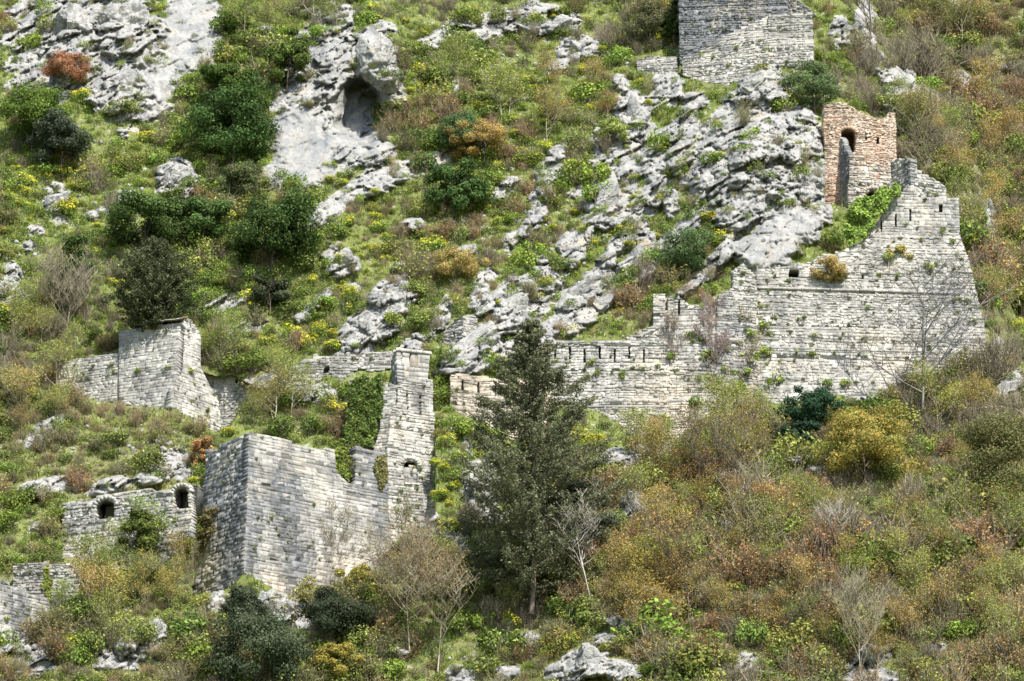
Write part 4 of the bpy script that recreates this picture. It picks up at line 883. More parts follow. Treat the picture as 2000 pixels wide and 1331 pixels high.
ivy('thick bright ivy sheet covering the wall left of the tall narrow tower', [(680,760),(690,738),(728,742),(748,733),(748,790),(746,812),(738,835),(730,870),(700,874),(676,858),(676,800)], ivp, .08, 3, 11000, cols=GREEN + [(.06,.10,.03),(.09,.15,.04)], depth=.6)
ivy('bright ivy slope hanging between the brick tower and the great bastion', [(1655,478),(1650,440),(1664,402),(1690,385),(1722,374),(1764,369),(1745,394),(1728,418),(1700,446),(1680,475),(1660,492)], FACES['gb_parapet']['plane'], .1, 4, 5200, depth=1.2)
ivy('small ivy patch in the broken notch of the square bastion parapet', [(652,885),(662,868),(690,872),(694,900),(690,935),(672,932),(658,915)], FACES['ba_right']['plane'], -.9, 5, 1500, depth=.7)
ivy('brown hanging creeper near the right end of the square bastion parapet', [(733,893),(750,893),(752,920),(748,958),(738,955),(733,930)], FACES['ba_right']['plane'], .03, 6, 700, cols=[(.22,.17,.08),(.15,.13,.06),(.12,.14,.05)], depth=.25)
ivy('dry brown creeper over the dark side of the square bastion', [(385,1010),(400,990),(430,995),(425,1030),(405,1075),(390,1090),(378,1060)], FACES['ba_left']['plane'], .03, 7, 1300, cols=[(.2,.17,.07),(.14,.14,.05),(.26,.2,.1)], depth=.5)
ivy('pale green creeper strands on the corner walls at the lower left', [(88,1110),(96,1108),(100,1160),(104,1200),(96,1195),(90,1150)], FACES['lc_back']['plane'], .03, 8, 350, cols=OLIVE + LUSH, depth=.25)

# ------------------------------------------------------------------ tufts that grow out of the wall joints
WT = [mesh_np('wall_plant', *clump_bush(np.random.default_rng(400 + k), (LUSH, GREEN, OLIVE + GREEN)[k % 3], 170, .5, .6, .11, 5), mat=M_LEAF) for k in range(6)]
def wall_plants(key, lst, desc, cols=None):
    pln = FACES[key]['plane']
    for (x, y, r) in lst:
        P, s = pln.hit(np.array([float(x)]), np.array([float(y)])); rr = r * float(sx_(s[0])) * 2.5
        k = random.choice([0, 3] if r > 7 else range(6))
        po = FACES[key]['outline']; xs = [a for a, b in po]; ys = [b for a, b in po]; fx = (x - min(xs)) / (max(xs) - min(xs)); fy = (y - min(ys)) / (max(ys) - min(ys))
        part = ('upper ' if fy < .33 else ('middle ' if fy < .66 else 'lower ')) + ('left' if fx < .33 else ('centre' if fx < .66 else 'right'))
        o = link('wall_plant', WT[k], None, P[0] + pln.n * .05 - np.array([0, 0, rr * .35]), words_ok(('bushy ' if r > 7 else 'small ') + 'plant on the ' + part + ' of ' + desc), 'wall plant', 'plants in the wall joints of ' + desc)
        o.scale = (rr, rr, rr * random.uniform(.8, 1.2)); o.rotation_euler = (0, 0, random.uniform(0, 6.28))
wall_plants('gh_left', [(270,727,10),(328,716,8),(268,682,4),(300,683,3),(248,680,4),(280,664,3)], 'the left wall of the roofed house')
wall_plants('gh_curtain', [(216,712,8),(221,724,6),(183,714,6),(146,714,4),(170,738,7),(143,740,4),(160,742,5),(212,730,5)], 'the wall left of the roofed house')
wall_plants('gh_right', [(374,728,13),(404,800,9),(372,783,5),(388,774,4),(360,768,4),(348,759,4),(417,768,5),(398,752,4),(405,812,6)], 'the gabled end of the roofed house base')
wall_plants('gh_east', [(430,776,5),(460,764,4),(440,790,4)], 'the rough wall right of the roofed house')
wall_plants('ba_right', [(529,1010,6),(525,1018,5),(508,1052,7),(497,1071,7),(503,1010,5),(511,1015,4),(560,1015,5),(562,1042,4),(560,1090,5),(603,1066,6),(612,1059,4),(613,987,5),(604,881,4),(500,896,5),(511,853,4),(721,1072,7),(713,1038,4),(690,905,4),(702,925,4),(562,1058,4),(555,1070,4),(624,1092,5),(635,1040,4),(672,1018,3),(538,1030,5),(545,1045,5)], 'the front of the square bastion')
wall_plants('ba_left', [(450,900,7),(436,915,6),(462,885,5),(440,940,5),(420,935,5),(455,1000,4)], 'the dark side of the square bastion')
wall_plants('tw_front', [(783,960,8),(813,952,7),(778,975,7),(776,995,7),(817,988,6),(795,818,5),(782,815,4),(824,848,5),(836,930,4),(770,905,4),(775,825,5),(800,990,5)], 'the front of the tall narrow tower')
wall_plants('long_mid', [(1142,722,7),(1166,730,9),(1216,732,10),(1253,718,8),(1192,696,5),(1106,700,4),(1320,629,5),(1160,752,4),(1238,797,4),(1280,815,5),(1350,650,8),(1383,690,10),(1355,665,7),(1345,740,6),(1370,760,6),(1196,726,4),(1258,655,3)], 'the loopholed wall')
for d_, l_ in ((('the great bastion below the string course'), [(1512,618,8),(1505,650,9),(1500,600,7),(1540,575,6),(1590,655,8),(1585,672,7),(1587,695,8),(1555,690,8),(1552,705,6),(1522,705,5),(1625,628,4),(1658,582,6),(1694,600,7),(1690,590,5),(1677,625,4),(1685,662,4),(1773,592,5),(1812,583,5),(1865,585,6),(1890,588,9),(1906,628,9),(1862,588,5),(1840,650,5),(1745,668,5),(1691,695,5),(1640,640,4),(1480,590,5),(1500,570,6),(1485,620,6),(1720,570,4),(1765,575,4),(1780,640,4),(1630,690,5),(1570,740,6),(1600,600,4),(1800,620,4)]),
              (('the great bastion above the string course'), [(1500,548,7),(1527,556,6),(1544,548,9),(1750,540,11),(1720,535,8),(1810,520,10),(1830,515,8),(1780,500,6),(1820,545,5),(1862,525,6),(1868,498,7),(1862,470,9),(1840,455,7),(1800,470,6),(1760,465,6),(1733,480,5),(1704,520,5),(1842,550,5),(1728,498,8),(1715,560,4),(1512,540,5)])):
    wall_plants('gb_front', l_, d_)
rw = np.random.default_rng(88)
def scatter_plants(key, n, desc, lo=3.5, hi=7.5, yr=None):
    po = FACES[key]['outline']; xs = [a for a, b in po]; ys = [b for a, b in po]; L = []
    while len(L) < n:
        x, y = rw.uniform(min(xs), max(xs)), rw.uniform(*(yr or (min(ys), max(ys))))
        if in_poly(np.array([x]), np.array([y]), po)[0] and float(vnoise(np.array([[x / 30, y / 30, 3.]]), 8)[0]) > -.1: L.append((x, y, rw.uniform(lo, hi)))
    wall_plants(key, L, desc)
scatter_plants('gb_front', 42, 'the great bastion below the string course', yr=(585, 760)); scatter_plants('gb_front', 16, 'the great bastion above the string course', yr=(470, 560))
wall_plants('long_step', [(1462,690,24),(1450,725,22),(1468,655,16),(1440,750,20),(1420,720,14)], 'the stepped wall beside the great bastion')
wall_plants('long_mid', [(1385,700,22),(1392,735,18),(1348,655,14),(1360,790,18),(1310,700,14),(1375,660,13),(1300,820,15)], 'the cream rubble wall')
wall_plants('gb_front', [(1500,690,22),(1492,640,16),(1510,740,22),(1590,690,14),(1735,505,18),(1815,525,16),(1610,745,18),(1650,750,16)], 'the great bastion front')
scatter_plants('long_mid', 22, 'the cream rubble wall', 4, 9, (700, 850)); scatter_plants('long_step', 12, 'the stepped wall beside the great bastion', 4, 9); scatter_plants('tw_front', 8, 'the front of the tall narrow tower'); scatter_plants('gh_right', 6, 'the gabled end of the roofed house base', 3, 5, (740, 840)); scatter_plants('lc_back', 8, 'the rubble corner wall', 4, 8)
wall_plants('gb_parapet', [(1713,450,5),(1770,438,5),(1807,390,6),(1842,448,7),(1856,450,5),(1790,445,5)], 'the parapet of the great bastion')
wall_plants('gb_back', [(1812,374,8),(1826,378,8),(1806,362,6)], 'the broken rear parapet of the great bastion')
wall_plants('kp_apron', [(1368,105,8),(1440,95,8),(1392,112,6),(1420,128,7),(1484,80,5),(1390,60,5)], 'the sloping apron of the keep')
wall_plants('kp_main', [(1352,45,4),(1415,58,5),(1468,35,5),(1430,20,4),(1450,22,5)], 'the high wall of the keep')
wall_plants('kp_right', [(1523,52,5),(1536,120,7),(1495,95,8)], 'the apron block of the keep')
wall_plants('bt_ramp', [(1680,360,4),(1665,358,3)], 'the ramp of the brick tower')
wall_plants('lc_front', [(33,1194,6),(53,1188,7),(12,1210,9),(75,1215,8),(10,1180,5),(60,1225,5)], 'the corner wall at the lower left edge')
wall_plants('ar_wall', [(172,997,4),(215,1010,6),(240,1030,6),(320,1000,6),(345,1015,8),(205,1028,7)], 'the arched ruin')
wall_plants('lw', [(600,716,5),(625,706,5),(690,700,6),(580,738,4),(725,700,6)], 'the low overgrown wall')
wall_plants('long_left', [(890,760,6),(940,790,5),(910,800,5)], 'the short loopholed wall')

# ------------------------------------------------------------------ loose boulders
ico = None
def icosphere(sub):
    import bmesh
    bm = bmesh.new(); bmesh.ops.create_icosphere(bm, subdivisions=sub, radius=1.0); bm.verts.ensure_lookup_table()
    V = np.array([v.co[:] for v in bm.verts]); Fq = np.array([[v.index for v in f.verts] for f in bm.faces]); bm.free(); return V, Fq
ICO = icosphere(6)
def boulder(label, cx, cy, rx, ry, an, seed, name='boulder', rough=1., sunk=.3, depth=.8):
    rg = np.random.default_rng(seed); V, Fq = ICO; p, s = ground(cx, cy); m = float(sx_(s)); r = np.ones(len(V)) * 1.25
    for k in range(16):
        n = rg.normal(0, 1, 3); n /= np.linalg.norm(n); dd = V @ n; d0 = rg.uniform(.62, .95); r = np.where(dd > .15, np.minimum(r, d0 / np.maximum(dd, .15)), r)
    a, b = rx * m, ry * m / cos(TH); Q = V * r[:, None] * np.array([a, min(a, b) * depth, b])
    ca, sa = cos(R(an)), sin(R(an)); Q = np.stack([Q[:, 0] * ca - Q[:, 2] * sa, Q[:, 1], Q[:, 0] * sa + Q[:, 2] * ca], -1)
    nrm = V; W_ = Q + p; h = strata(W_ * 1.5, .6) * .35 + fbm(W_ * 1.4, 4, seed) * .35
    Q = Q + nrm * (h * rough * min(1., min(a, b) * .45))[:, None]
    q = p + ray(cx, cy) * (min(a, b) * sunk)
    return link(name, mesh_np(name, Q, Fq, None, M_ROCK), None, q, words_ok(label), 'rock', 'loose boulders and outcrops')
for i, (lb, cx, cy, rx, ry, an, *o) in enumerate([
 ('tall white overhanging rock beside the dark cave of the cliff', 745, 128, 36, 62, 12), ('pillar of pale rock on the left edge of the cliff cave', 660, 190, 13, 60, -4),
 ('white domed boulder at the left between green shrubs', 345, 350, 34, 30, 15), ('small white rock left of the domed boulder', 112, 402, 24, 28, 0), ('lone slanted white boulder above the rocks by the turret', 668, 512, 22, 32, -35),
 ('craggy pale rock directly under the keep apron', 1488, 172, 38, 40, 0), ('jagged white rock at the top centre', 1050, 38, 26, 20, 20), ('white craggy rock right of the jagged top one', 1098, 45, 20, 18, 0),
 ('knobbly white rock left of the keep', 1125, 95, 26, 18, 0), ('tall white rib of rock left below the keep', 1238, 230, 22, 46, -5), ('slanting white slab above the loopholed wall', 1130, 572, 44, 14, 42), ('longer slanting slab just below it, above the loopholed wall', 1165, 605, 56, 14, 40),
 ('slanting white rock left of the soft light green tree', 1250, 510, 40, 18, 55), ('leaning white rib in the middle of the slope', 1180, 390, 22, 46, -28), ('pale rock mound left of the long slab by the conifer top', 1000, 600, 40, 20, 48), ('long pale slab rising behind the great conifer', 930, 672, 60, 20, 42),
 ('small upright white rock over the conifer top', 932, 578, 13, 20, -15), ('pale rock above the turret', 765, 590, 24, 44, -25), ('broad pale rock left of the turret', 715, 650, 44, 20, 42), ('white rock below the corner of the square bastion', 548, 1188, 34, 22, -25),
 ('white rock right of the slim oak under the bastion', 590, 1228, 22, 18, -40), ('pale rock left of the slim oak', 428, 1188, 10, 22, 0), ('large rounded grey boulder at the bottom middle', 1150, 1292, 32, 26, 0), ('smaller grey boulder right of the large bottom one', 1218, 1308, 20, 18, 0),
 ('flat pale stone right of the white bare tree foot', 1232, 1222, 22, 9, 0), ('small leaning stone left of the flat pale stone', 1195, 1212, 14, 10, -30), ('pale boulder in the scrub at the bottom right', 1700, 1278, 24, 18, 15), ('small boulder in orange scrub at the bottom', 1352, 1288, 16, 13, 0),
 ('pale rock beside the dark blue-green tree', 1548, 888, 26, 15, 10), ('grey rock below the dark blue-green tree', 1598, 905, 22, 16, -25), ('white rock against the foot of the great bastion', 1727, 735, 18, 20, 0), ('grey rock left of the leafless tree', 1688, 765, 22, 18, 0),
 ('flat fallen stone on the far slope at the upper right', 1940, 130, 26, 6, -6), ('pale rock on the far slope right of the bastion', 1962, 470, 22, 12, 0), ('low rock on the far slope beside the bastion window', 1945, 393, 20, 7, 0), ('pale rocks at the right edge under the bastion', 1972, 757, 34, 16, 20),
 ('rock spur on the right foot of the great bastion', 1943, 692, 10, 24, -14), ('pale boulder in the orange scrub in the right', 1500, 947, 26, 11, -12), ('pale boulder below the other in the right scrub', 1515, 1003, 22, 10, -10), ('pale stone between the forked trees', 1412, 930, 16, 12, 0),
 ('dull rock in grey scrub below the forked tree', 1420, 1048, 18, 22, 0), ('small pale stone in the right scrub', 1570, 1045, 14, 8, 0), ('white stone by the bottom right edge', 1830, 1266, 11, 6, 0), ('pale stones at the bottom left of the large boulder', 990, 1315, 20, 12, 0),
 ('white stone in the bright grass', 1035, 1250, 14, 8, 0), ('pale rock low beside the thin brown tree', 900, 1322, 18, 12, 0), ('flat stone under the russet tree', 775, 1275, 22, 8, 8), ('white rock on the grass left of the arched ruin', 75, 1030, 13, 9, 25),
 ('white rocks right above the arched ruin', 290, 937, 16, 8, 0), ('pale rock above the middle of the arched ruin', 215, 950, 24, 11, 12), ('tall rubble rock in the lower left scrub', 300, 1245, 15, 30, -20), ('low rubble rock in the lower left scrub', 265, 1268, 26, 12, 12),
 ('pale rock left of the great conifer trunk', 935, 945, 22, 26, 10), ('white rock low left of the great conifer', 872, 1068, 26, 24, -35), ('white block under the right edge of the tower', 835, 1018, 14, 14, 0), ('pale rock right of the great conifer', 1236, 978, 14, 22, 0),
 ('craggy rock behind the brick tower to the right', 1822, 162, 34, 22, -30), ('pale rock above the brick tower', 1700, 108, 20, 14, -20), ('pale rock right above the brick tower', 1765, 160, 22, 18, -30), ('rounded white rock far behind the brick tower', 1868, 175, 14, 20, -30),
 ('grey craggy rock in the upper left corner', 145, 50, 40, 46, 20), ('largest craggy rock of the upper left', 240, 55, 44, 52, -15), ('pale lower crag of the upper left', 235, 170, 40, 34, -30)]):
    boulder(lb, cx, cy, rx, ry, an, 500 + i)

# ------------------------------------------------------------------ airy small trees of the scrub
def airy(rg, leaf, n, h=4.2, r=1.9):
    A, B, ra, rb, tips = tree_limbs(rg, h * .8, r, 3, 6, trunk_r=.055, start=.12, up=.6, twist=.4)
    i = rg.integers(0, len(tips), n); L = tips[i] + rg.normal(0, .30, (n, 3)) * np.array([1, 1, .8])
    return (sticks(A, B, np.maximum(ra, .014), np.maximum(rb, .009), tints(len(A), TWIG, [1, 1, 1], rg)), quads_at(L, rg.normal(0, 1, (n, 3)) + np.array([0, -.2, .5]), .105, tints(n, leaf, [1] * len(leaf), rg, .15), rg, .7))
AIRY = []
for j, (wd, lf) in enumerate([('olive-leaved', OLIVE), ('golden-leaved', GOLD), ('orange-budded', RUST + GOLD), ('fresh green', OLIVE + LUSH), ('rust-budded', RUST + OLIVE), ('yellow-green', LUSH + GOLD)]):
    for q in range(2):
        b_, c_ = airy(np.random.default_rng(700 + j * 5 + q), lf, 2400); AIRY.append((wd, mesh_np('trunk', *b_, mat=M_BARK), mesh_np('crown', *c_, mat=M_LEAF)))
ra_ = np.random.default_rng(71)
for (x, y, rx, ry, n_, ks) in [(1330,930,90,90,11,(1,2,3,0)),(1400,1080,120,70,10,(2,4,0,1)),(1600,1080,160,90,14,(0,4,1,3)),(1850,1120,140,110,16,(0,4,2,5)),(1300,1200,80,70,8,(2,4,1)),(1550,1250,150,60,10,(2,1,4,0)),(1850,1290,140,50,8,(4,2,0)),(1240,1090,60,70,6,(4,2,0)),(1880,900,110,80,8,(0,1,5)),(1480,900,80,60,7,(1,3,5)),
   (960,1170,110,50,6,(0,3)),(300,1170,120,70,10,(3,0,1)),(130,1230,80,60,6,(0,3,4)),(1900,330,80,120,9,(0,4,2)),(1850,60,130,60,8,(0,4)),(1780,260,80,60,5,(4,0)),(560,800,80,40,5,(4,3,0)),(480,730,70,40,5,(0,3)),(80,650,80,60,6,(0,)),(60,820,60,70,5,(0,3,4)),(950,200,90,50,5,(0,3)),(1130,230,70,50,5,(0,4)),(640,60,60,50,4,(3,0)),(500,60,60,40,4,(3,0)),(1950,560,50,80,5,(4,0))]:
    for i in range(n_):
        cx = x + ra_.uniform(-1, 1) * rx; cy = y + ra_.uniform(-1, 1) * ry
        if bool(grid_lookup(WALLZONE, np.array([cx]), np.array([cy]))[0]) or any(in_poly(np.array([cx]), np.array([cy - 30.]), fc_['outline'])[0] and not (cy > 1000) for fc_ in FACES.values()): continue
        if 1480 < cx < 1830 and cy < 1010 and cy > 700: continue
        wd, mb, mc = AIRY[2 * int(ks[int(ra_.integers(0, len(ks)))]) + int(ra_.integers(0, 2))]; P, s_ = ground(cx, cy); sc = ra_.uniform(.55, 1.15)
        wh = where(cx, cy); t = thing('scrub_tree', words_ok(('tall ' if sc > .85 else 'small ') + wd + ' thin tree ' + wh), 'tree', np.array(P) - np.array([0, 0, .15]), 'thin small trees of the scrub')
        t.scale = (sc * ra_.uniform(.9, 1.3), sc * ra_.uniform(.9, 1.3), sc); t.rotation_euler = (0, 0, ra_.uniform(0, 6.28)); link('trunk', mb, t); link('crown', mc, t)

# ------------------------------------------------------------------ shrubs over the whole slope
KINDS = {
 'leafy_shrub': dict(word='green leafy shrub', mk=[lambda r: clump_bush(r, GREEN, 1000, 1., 1.15, .13), lambda r: clump_bush(r, LUSH, 1000, 1., 1.05, .12), lambda r: clump_bush(r, GREEN + LUSH, 1000, 1.1, .9, .13, 12)]),
 'flowering_shrub': dict(word='yellow-flowering shrub', mk=[lambda r: clump_bush(r, LUSH, 750, 1., .95, .12, 10, YEL, 420), lambda r: clump_bush(r, LUSH + GREEN, 750, 1.05, 1., .12, 9, YEL, 240)]),
 'bare_shrub': dict(word='leafless grey-brown shrub', mk=[lambda r: twig_bush(r, 70, 1., 1.5), lambda r: twig_bush(r, 70, 1.1, 1.3, TWIG, OLIVE, 160, .08), lambda r: twig_bush(r, 60, 1., 1.3, TWIG, OLIVE + GREEN, 500, .085)]),
 'russet_shrub': dict(word='russet-leaved shrub', mk=[lambda r: twig_bush(r, 60, 1., 1.35, TWIG, RUST, 1300, .085), lambda r: twig_bush(r, 60, 1.1, 1.2, TWIG, RUST + GOLD, 1300, .085)]),
 'olive_shrub': dict(word='olive-green shrub', mk=[lambda r: clump_bush(r, OLIVE, 1000, 1., 1.15, .11, 12), lambda r: twig_bush(r, 55, 1., 1.4, TWIG, OLIVE, 1000, .1), lambda r: clump_bush(r, OLIVE + GREEN, 1000, 1.1, 1., .12, 10)]),
 'golden_shrub': dict(word='golden-budded shrub', mk=[lambda r: twig_bush(r, 55, 1., 1.35, TWIG, GOLD + OLIVE, 1000, .1), lambda r: clump_bush(r, GOLD + OLIVE, 900, 1., 1.1, .11, 10)]),
}
KN = list(KINDS)
VAR = {}; RAW = {}
for k in KN:
    RAW[k] = [f(np.random.default_rng(900 + 7 * j + len(k))) for j, f in enumerate(KINDS[k]['mk'] * 2)]
    VAR[k] = [mesh_np(k, *v, mat=M_LEAF) for v in RAW[k]]
# where each kind grows: patches read off the photograph (x, y, rx, ry, kind, strength)
PATCH = [
 (315,290,55,20,1,6),(140,325,50,16,1,6),(50,345,50,18,1,5),(50,390,50,24,1,7),(140,350,40,16,1,3),(1260,362,42,26,1,8),(1110,200,60,40,1,2),(720,30,40,24,1,3),(1175,530,34,20,1,7),(630,330,34,24,1,5),(875,915,46,34,1,9),(890,1000,56,44,1,9),
 (1200,905,50,26,1,8),(710,480,50,36,1,5),(760,500,60,30,1,4),(1310,100,34,34,1,6),(480,625,40,24,1,5),(640,650,40,24,1,4),(560,660,40,30,1,3),(1150,400,60,40,1,2),(930,430,40,24,1,4),(1060,200,50,40,1,4),(1240,270,50,24,1,3),(1030,270,40,30,1,3),
 (1160,45,40,24,1,3),(620,730,60,30,1,2),(690,560,60,40,1,2),(1400,480,60,40,1,2),(1950,640,60,30,1,3),(1830,330,80,30,1,2),(60,610,20,12,1,4),(1180,470,60,30,1,3),(960,700,50,30,1,3),(1250,450,60,30,1,2),(1800,1180,90,50,5,5),
 (1420,460,60,40,0,3),(1360,200,60,50,0,3),(1400,260,80,60,0,2),(1310,400,60,60,0,3),(880,130,160,70,0,2),(960,180,100,70,0,2),(480,80,80,60,0,2),(250,260,120,40,0,3),(620,130,40,90,0,3),(640,280,60,60,0,1.5),
 (700,350,70,20,0,3),(560,600,90,40,0,2),(450,560,60,40,0,2),(60,1000,80,60,0,3),(120,1050,60,40,0,2),(170,1060,60,30,0,3),(820,540,60,60,4,3),(880,570,60,50,4,3),(820,450,70,40,3,3),(880,500,80,50,3,5),(730,450,60,30,3,2),(940,270,80,50,3,4),
 (1120,480,40,30,3,3),(1210,630,60,30,3,4),(1380,590,40,20,3,4),(170,790,90,34,3,5),(110,920,70,40,3,4),(280,800,60,24,4,5),(400,830,60,60,4,2),(300,860,90,50,4,5),(250,840,80,40,3,3),(340,880,60,30,0,3),(450,690,80,60,2,4),(450,690,60,50,4,2),(520,830,90,40,4,2),(620,830,80,40,3,3),(640,780,60,40,0,2),
 (120,600,110,50,2,6),(60,720,70,60,2,4),(30,880,60,60,4,2),(860,20,120,30,2,4),(520,30,70,40,2,4),(600,30,60,30,2,3),(1230,60,60,50,2,3),(1100,270,90,60,2,2),(1100,240,60,40,4,3),(320,110,30,40,4,3),(720,260,60,30,2,5),(780,270,60,50,3,1.5),
 (1960,30,80,50,3,3),(1960,230,90,50,3,6),(1900,170,90,60,2,2),(1850,80,90,50,3,2),(1800,270,60,60,2,3),(1800,60,80,60,5,3),(1900,330,80,50,5,3),(1960,560,60,60,3,2),(1950,480,60,60,2,2),(1660,110,60,40,2,2),(1770,130,60,30,2,2),(1700,170,60,30,2,3),
 (1450,880,120,50,5,4),(1400,840,80,40,0,2),(1330,900,80,60,3,3),(1280,1030,90,60,3,3),(1330,1120,80,60,3,4),(1300,1180,90,50,5,4),(1550,1130,120,40,3,5),(1500,1050,100,60,2,4),(1680,1020,100,80,2,4),(1750,1080,100,60,2,4),(1880,1070,90,60,3,2),
 (1580,1180,120,60,3,3),(1660,1230,80,70,2,7),(1850,1300,120,50,3,3),(1950,1180,70,60,3,3),(1560,1280,100,50,5,3),(1400,1260,80,50,3,3),(1290,1290,50,40,3,4),(1050,1190,80,50,2,4),(950,1150,80,50,2,2),(990,1230,120,30,0,3),(900,1250,70,40,0,3),
 (960,1000,50,30,4,2),(220,1140,100,40,4,3),(150,1180,60,60,0,3),(300,1140,100,40,2,4),(330,1200,70,50,0,2),(250,1180,80,40,5,3),(370,1130,40,40,2,5),(150,1260,60,60,4,3),(350,1290,70,40,5,4),(60,1310,60,30,3,3),(900,1060,60,40,2,2),(960,1100,70,60,4,3),
 (1200,1070,60,80,3,2),(1240,1150,80,60,3,3),(1200,1000,60,60,4,2),(1420,1130,40,30,0,5),(1380,1240,50,30,0,4),(1470,750,40,60,5,4),(1430,700,40,60,2,4),(1380,680,40,50,2,4),(1310,680,40,40,2,4),(1560,740,60,30,0,2),(1640,750,60,30,0,3),(1780,760,60,40,0,3),
 (1860,760,80,60,2,4),(1760,240,40,30,2,3),(1950,680,60,40,0,6),(1930,620,40,20,0,4),(1800,1000,140,60,4,1.5),(1750,900,80,50,4,2),(1870,830,80,60,2,4),(500,1130,60,30,4,2),(820,1090,60,50,2,3),(760,1000,30,50,4,3),
]
def weights(px, py):
    d = dryness(px, py); n = len(px); w = np.zeros((n, 6))
    w[:, 0] = 2.6 * (1 - d) + .16; w[:, 1] = .34 * (1 - d) ** 1.5; w[:, 2] = .10 + .50 * d; w[:, 3] = .08 + .50 * d; w[:, 4] = .9 + 1.3 * d; w[:, 5] = .12 + .35 * d
    for (x, y, rx, ry, k, s) in PATCH:
        e = ((px - x) / rx) ** 2 + ((py - y) / ry) ** 2; w[:, k] += s * 1.4 * np.exp(-e * 1.1)
    return w / w.sum(1, keepdims=True)
rg = np.random.default_rng(11)
sp = 16.0; gx, gy = np.meshgrid(np.arange(-380, 2460, sp), np.arange(-90, 1420, sp * .82))
sxx = (gx + rg.uniform(-.62, .62, gx.shape) * sp).ravel(); syy = (gy + rg.uniform(-.62, .62, gx.shape) * sp).ravel()
rm = grid_lookup(RM, sxx, syy); keep = (rm < .35) | (rg.random(len(sxx)) < .24)
wz = np.zeros(len(sxx), bool)
for nm, fc in FACES.items():
    if nm in ('tw_block',): continue
    po = fc['outline']; bot = sorted(po, key=lambda q: -q[1])
    for dy in (0, -8, -16): wz |= in_poly(sxx, syy + dy, po)        # a shrub's body stands above its root
    wz &= True
keep &= ~wz
lr = (syy > 860) & (sxx > 900)
for dy in (14, 26): keep &= ~(lr & (grid_lookup(RM, sxx, syy - dy) > .6) & (rg.random(len(sxx)) < .85))
# keep open grass, cliffs and scree less overgrown
for (x, y, rx, ry, q) in [(900,1260,110,30,.75),(250,250,100,30,.5),(330,890,50,30,.4),(60,560,50,60,.5),(40,1010,60,50,.5),(1430,1130,50,24,.5),(700,350,60,16,.5),(1950,640,60,30,.4),(690,230,50,80,.9),(595,290,60,80,.95),(1520,470,90,50,.95),(370,70,50,80,.7)]:
    e = ((sxx - x) / rx) ** 2 + ((syy - y) / ry) ** 2; keep &= ~((e < 1) & (rg.random(len(sxx)) < q))
sxx, syy = sxx[keep], syy[keep]
w = weights(sxx, syy); cum = w.cumsum(1); kd = (rg.random(len(sxx))[:, None] > cum).sum(1).clip(0, 5)
SP, SS = ground(sxx, syy)
size = np.clip(rg.lognormal(-.30, .42, len(sxx)), .35, 1.9) * np.where(dryness(sxx, syy) > .6, 1.3, .92) * (1 + .35 * vnoise(np.stack([sxx / 90, syy / 90, 0 * sxx], -1), 77))
size = size * np.where(kd == 1, .85, 1); hfac = rg.uniform(.75, 1.15, len(sxx)); hfac[(kd == 2) | (kd == 3)] *= 1.1
inview = (sxx > -5) & (sxx < 2005) & (syy > -5) & (syy < 1345)
stuff_parts = []
for k, kn in enumerate(KN):
    ids = np.where(kd == k)[0]; vis = ids[inview[ids]]; order = vis[np.argsort(-size[vis])]; things = set(order[:285].tolist())
    word = KINDS[kn]['word']
    for i in ids:
        v = int(rg.integers(0, len(VAR[kn]))); sc = np.array([size[i] * rg.uniform(.85, 1.2), size[i] * rg.uniform(.85, 1.2), size[i] * hfac[i]]); a = rg.uniform(0, 2 * pi); p = SP[i] - np.array([0, 0, .12])
        if int(i) in things:
            sz = 'broad' if size[i] > 1.3 else ('mid-sized' if size[i] > .9 else 'small')
            wh = where(sxx[i], syy[i])
            o = link(kn, VAR[kn][v], None, p, words_ok(f"{sz} {word} {wh}"), 'shrub', words_ok(f"{word}s {wh}"))
            o.rotation_euler = (0, 0, a); o.scale = sc
        else:
            V, Fq, C = RAW[kn][v]; m_ = len(Fq); take = rg.random(m_) < .46; Vq = V[Fq[take]].reshape(-1, 3); Cq = C[Fq[take]].reshape(-1, 3)
            ca, sa = cos(a), sin(a); c0 = Vq.reshape(-1, 4, 3).mean(1).repeat(4, 0); Vq = c0 + (Vq - c0) * 1.02
            Q = np.stack([Vq[:, 0] * ca - Vq[:, 1] * sa, Vq[:, 0] * sa + Vq[:, 1] * ca, Vq[:, 2]], -1) * sc + p
            stuff_parts.append((Q, Cq * rg.normal(1, .15)))
V = np.concatenate([a for a, b in stuff_parts]); C = np.clip(np.concatenate([b for a, b in stuff_parts]), .003, 1)
link('undergrowth', mesh_np('undergrowth', V, np.arange(len(V)).reshape(-1, 4), C, M_STUFF), kind='stuff', label='low mixed undergrowth filling the gaps between the shrubs')
# grass
ng = 30000; gx = rg.uniform(-60, 2060, ng); gy = rg.uniform(-40, 1370, ng); rm = grid_lookup(RM, gx, gy); wz = grid_lookup(WALLZONE, gx, gy)
k = (rm < .45) & ~wz; gx, gy = gx[k], gy[k]; GP, gs = ground(gx, gy); dr = np.clip(dryness(gx, gy) + rg.normal(0, .15, len(gx)), 0, 1)
for (x, y, rx, ry) in [(900,1260,120,40),(1430,1130,50,30),(1950,650,80,50),(60,1010,70,60),(1380,1240,60,40)]: dr = np.where(((gx - x) / rx) ** 2 + ((gy - y) / ry) ** 2 < 1, .05, dr)
n = 7; nt_ = len(gx); base = np.repeat(GP, n, 0) + rg.normal(0, .14, (nt_ * n, 3)) * np.array([1, 1, .2]); az = rg.uniform(0, 2 * pi, nt_ * n); L = rg.uniform(.15, .42, nt_ * n)
tip = base + np.stack([np.cos(az) * L * .6, np.sin(az) * L * .6, L], -1); sd_ = np.stack([-np.sin(az), np.cos(az), 0 * az], -1) * .035; mid = (base + tip) / 2 + np.array([0, 0, .05])
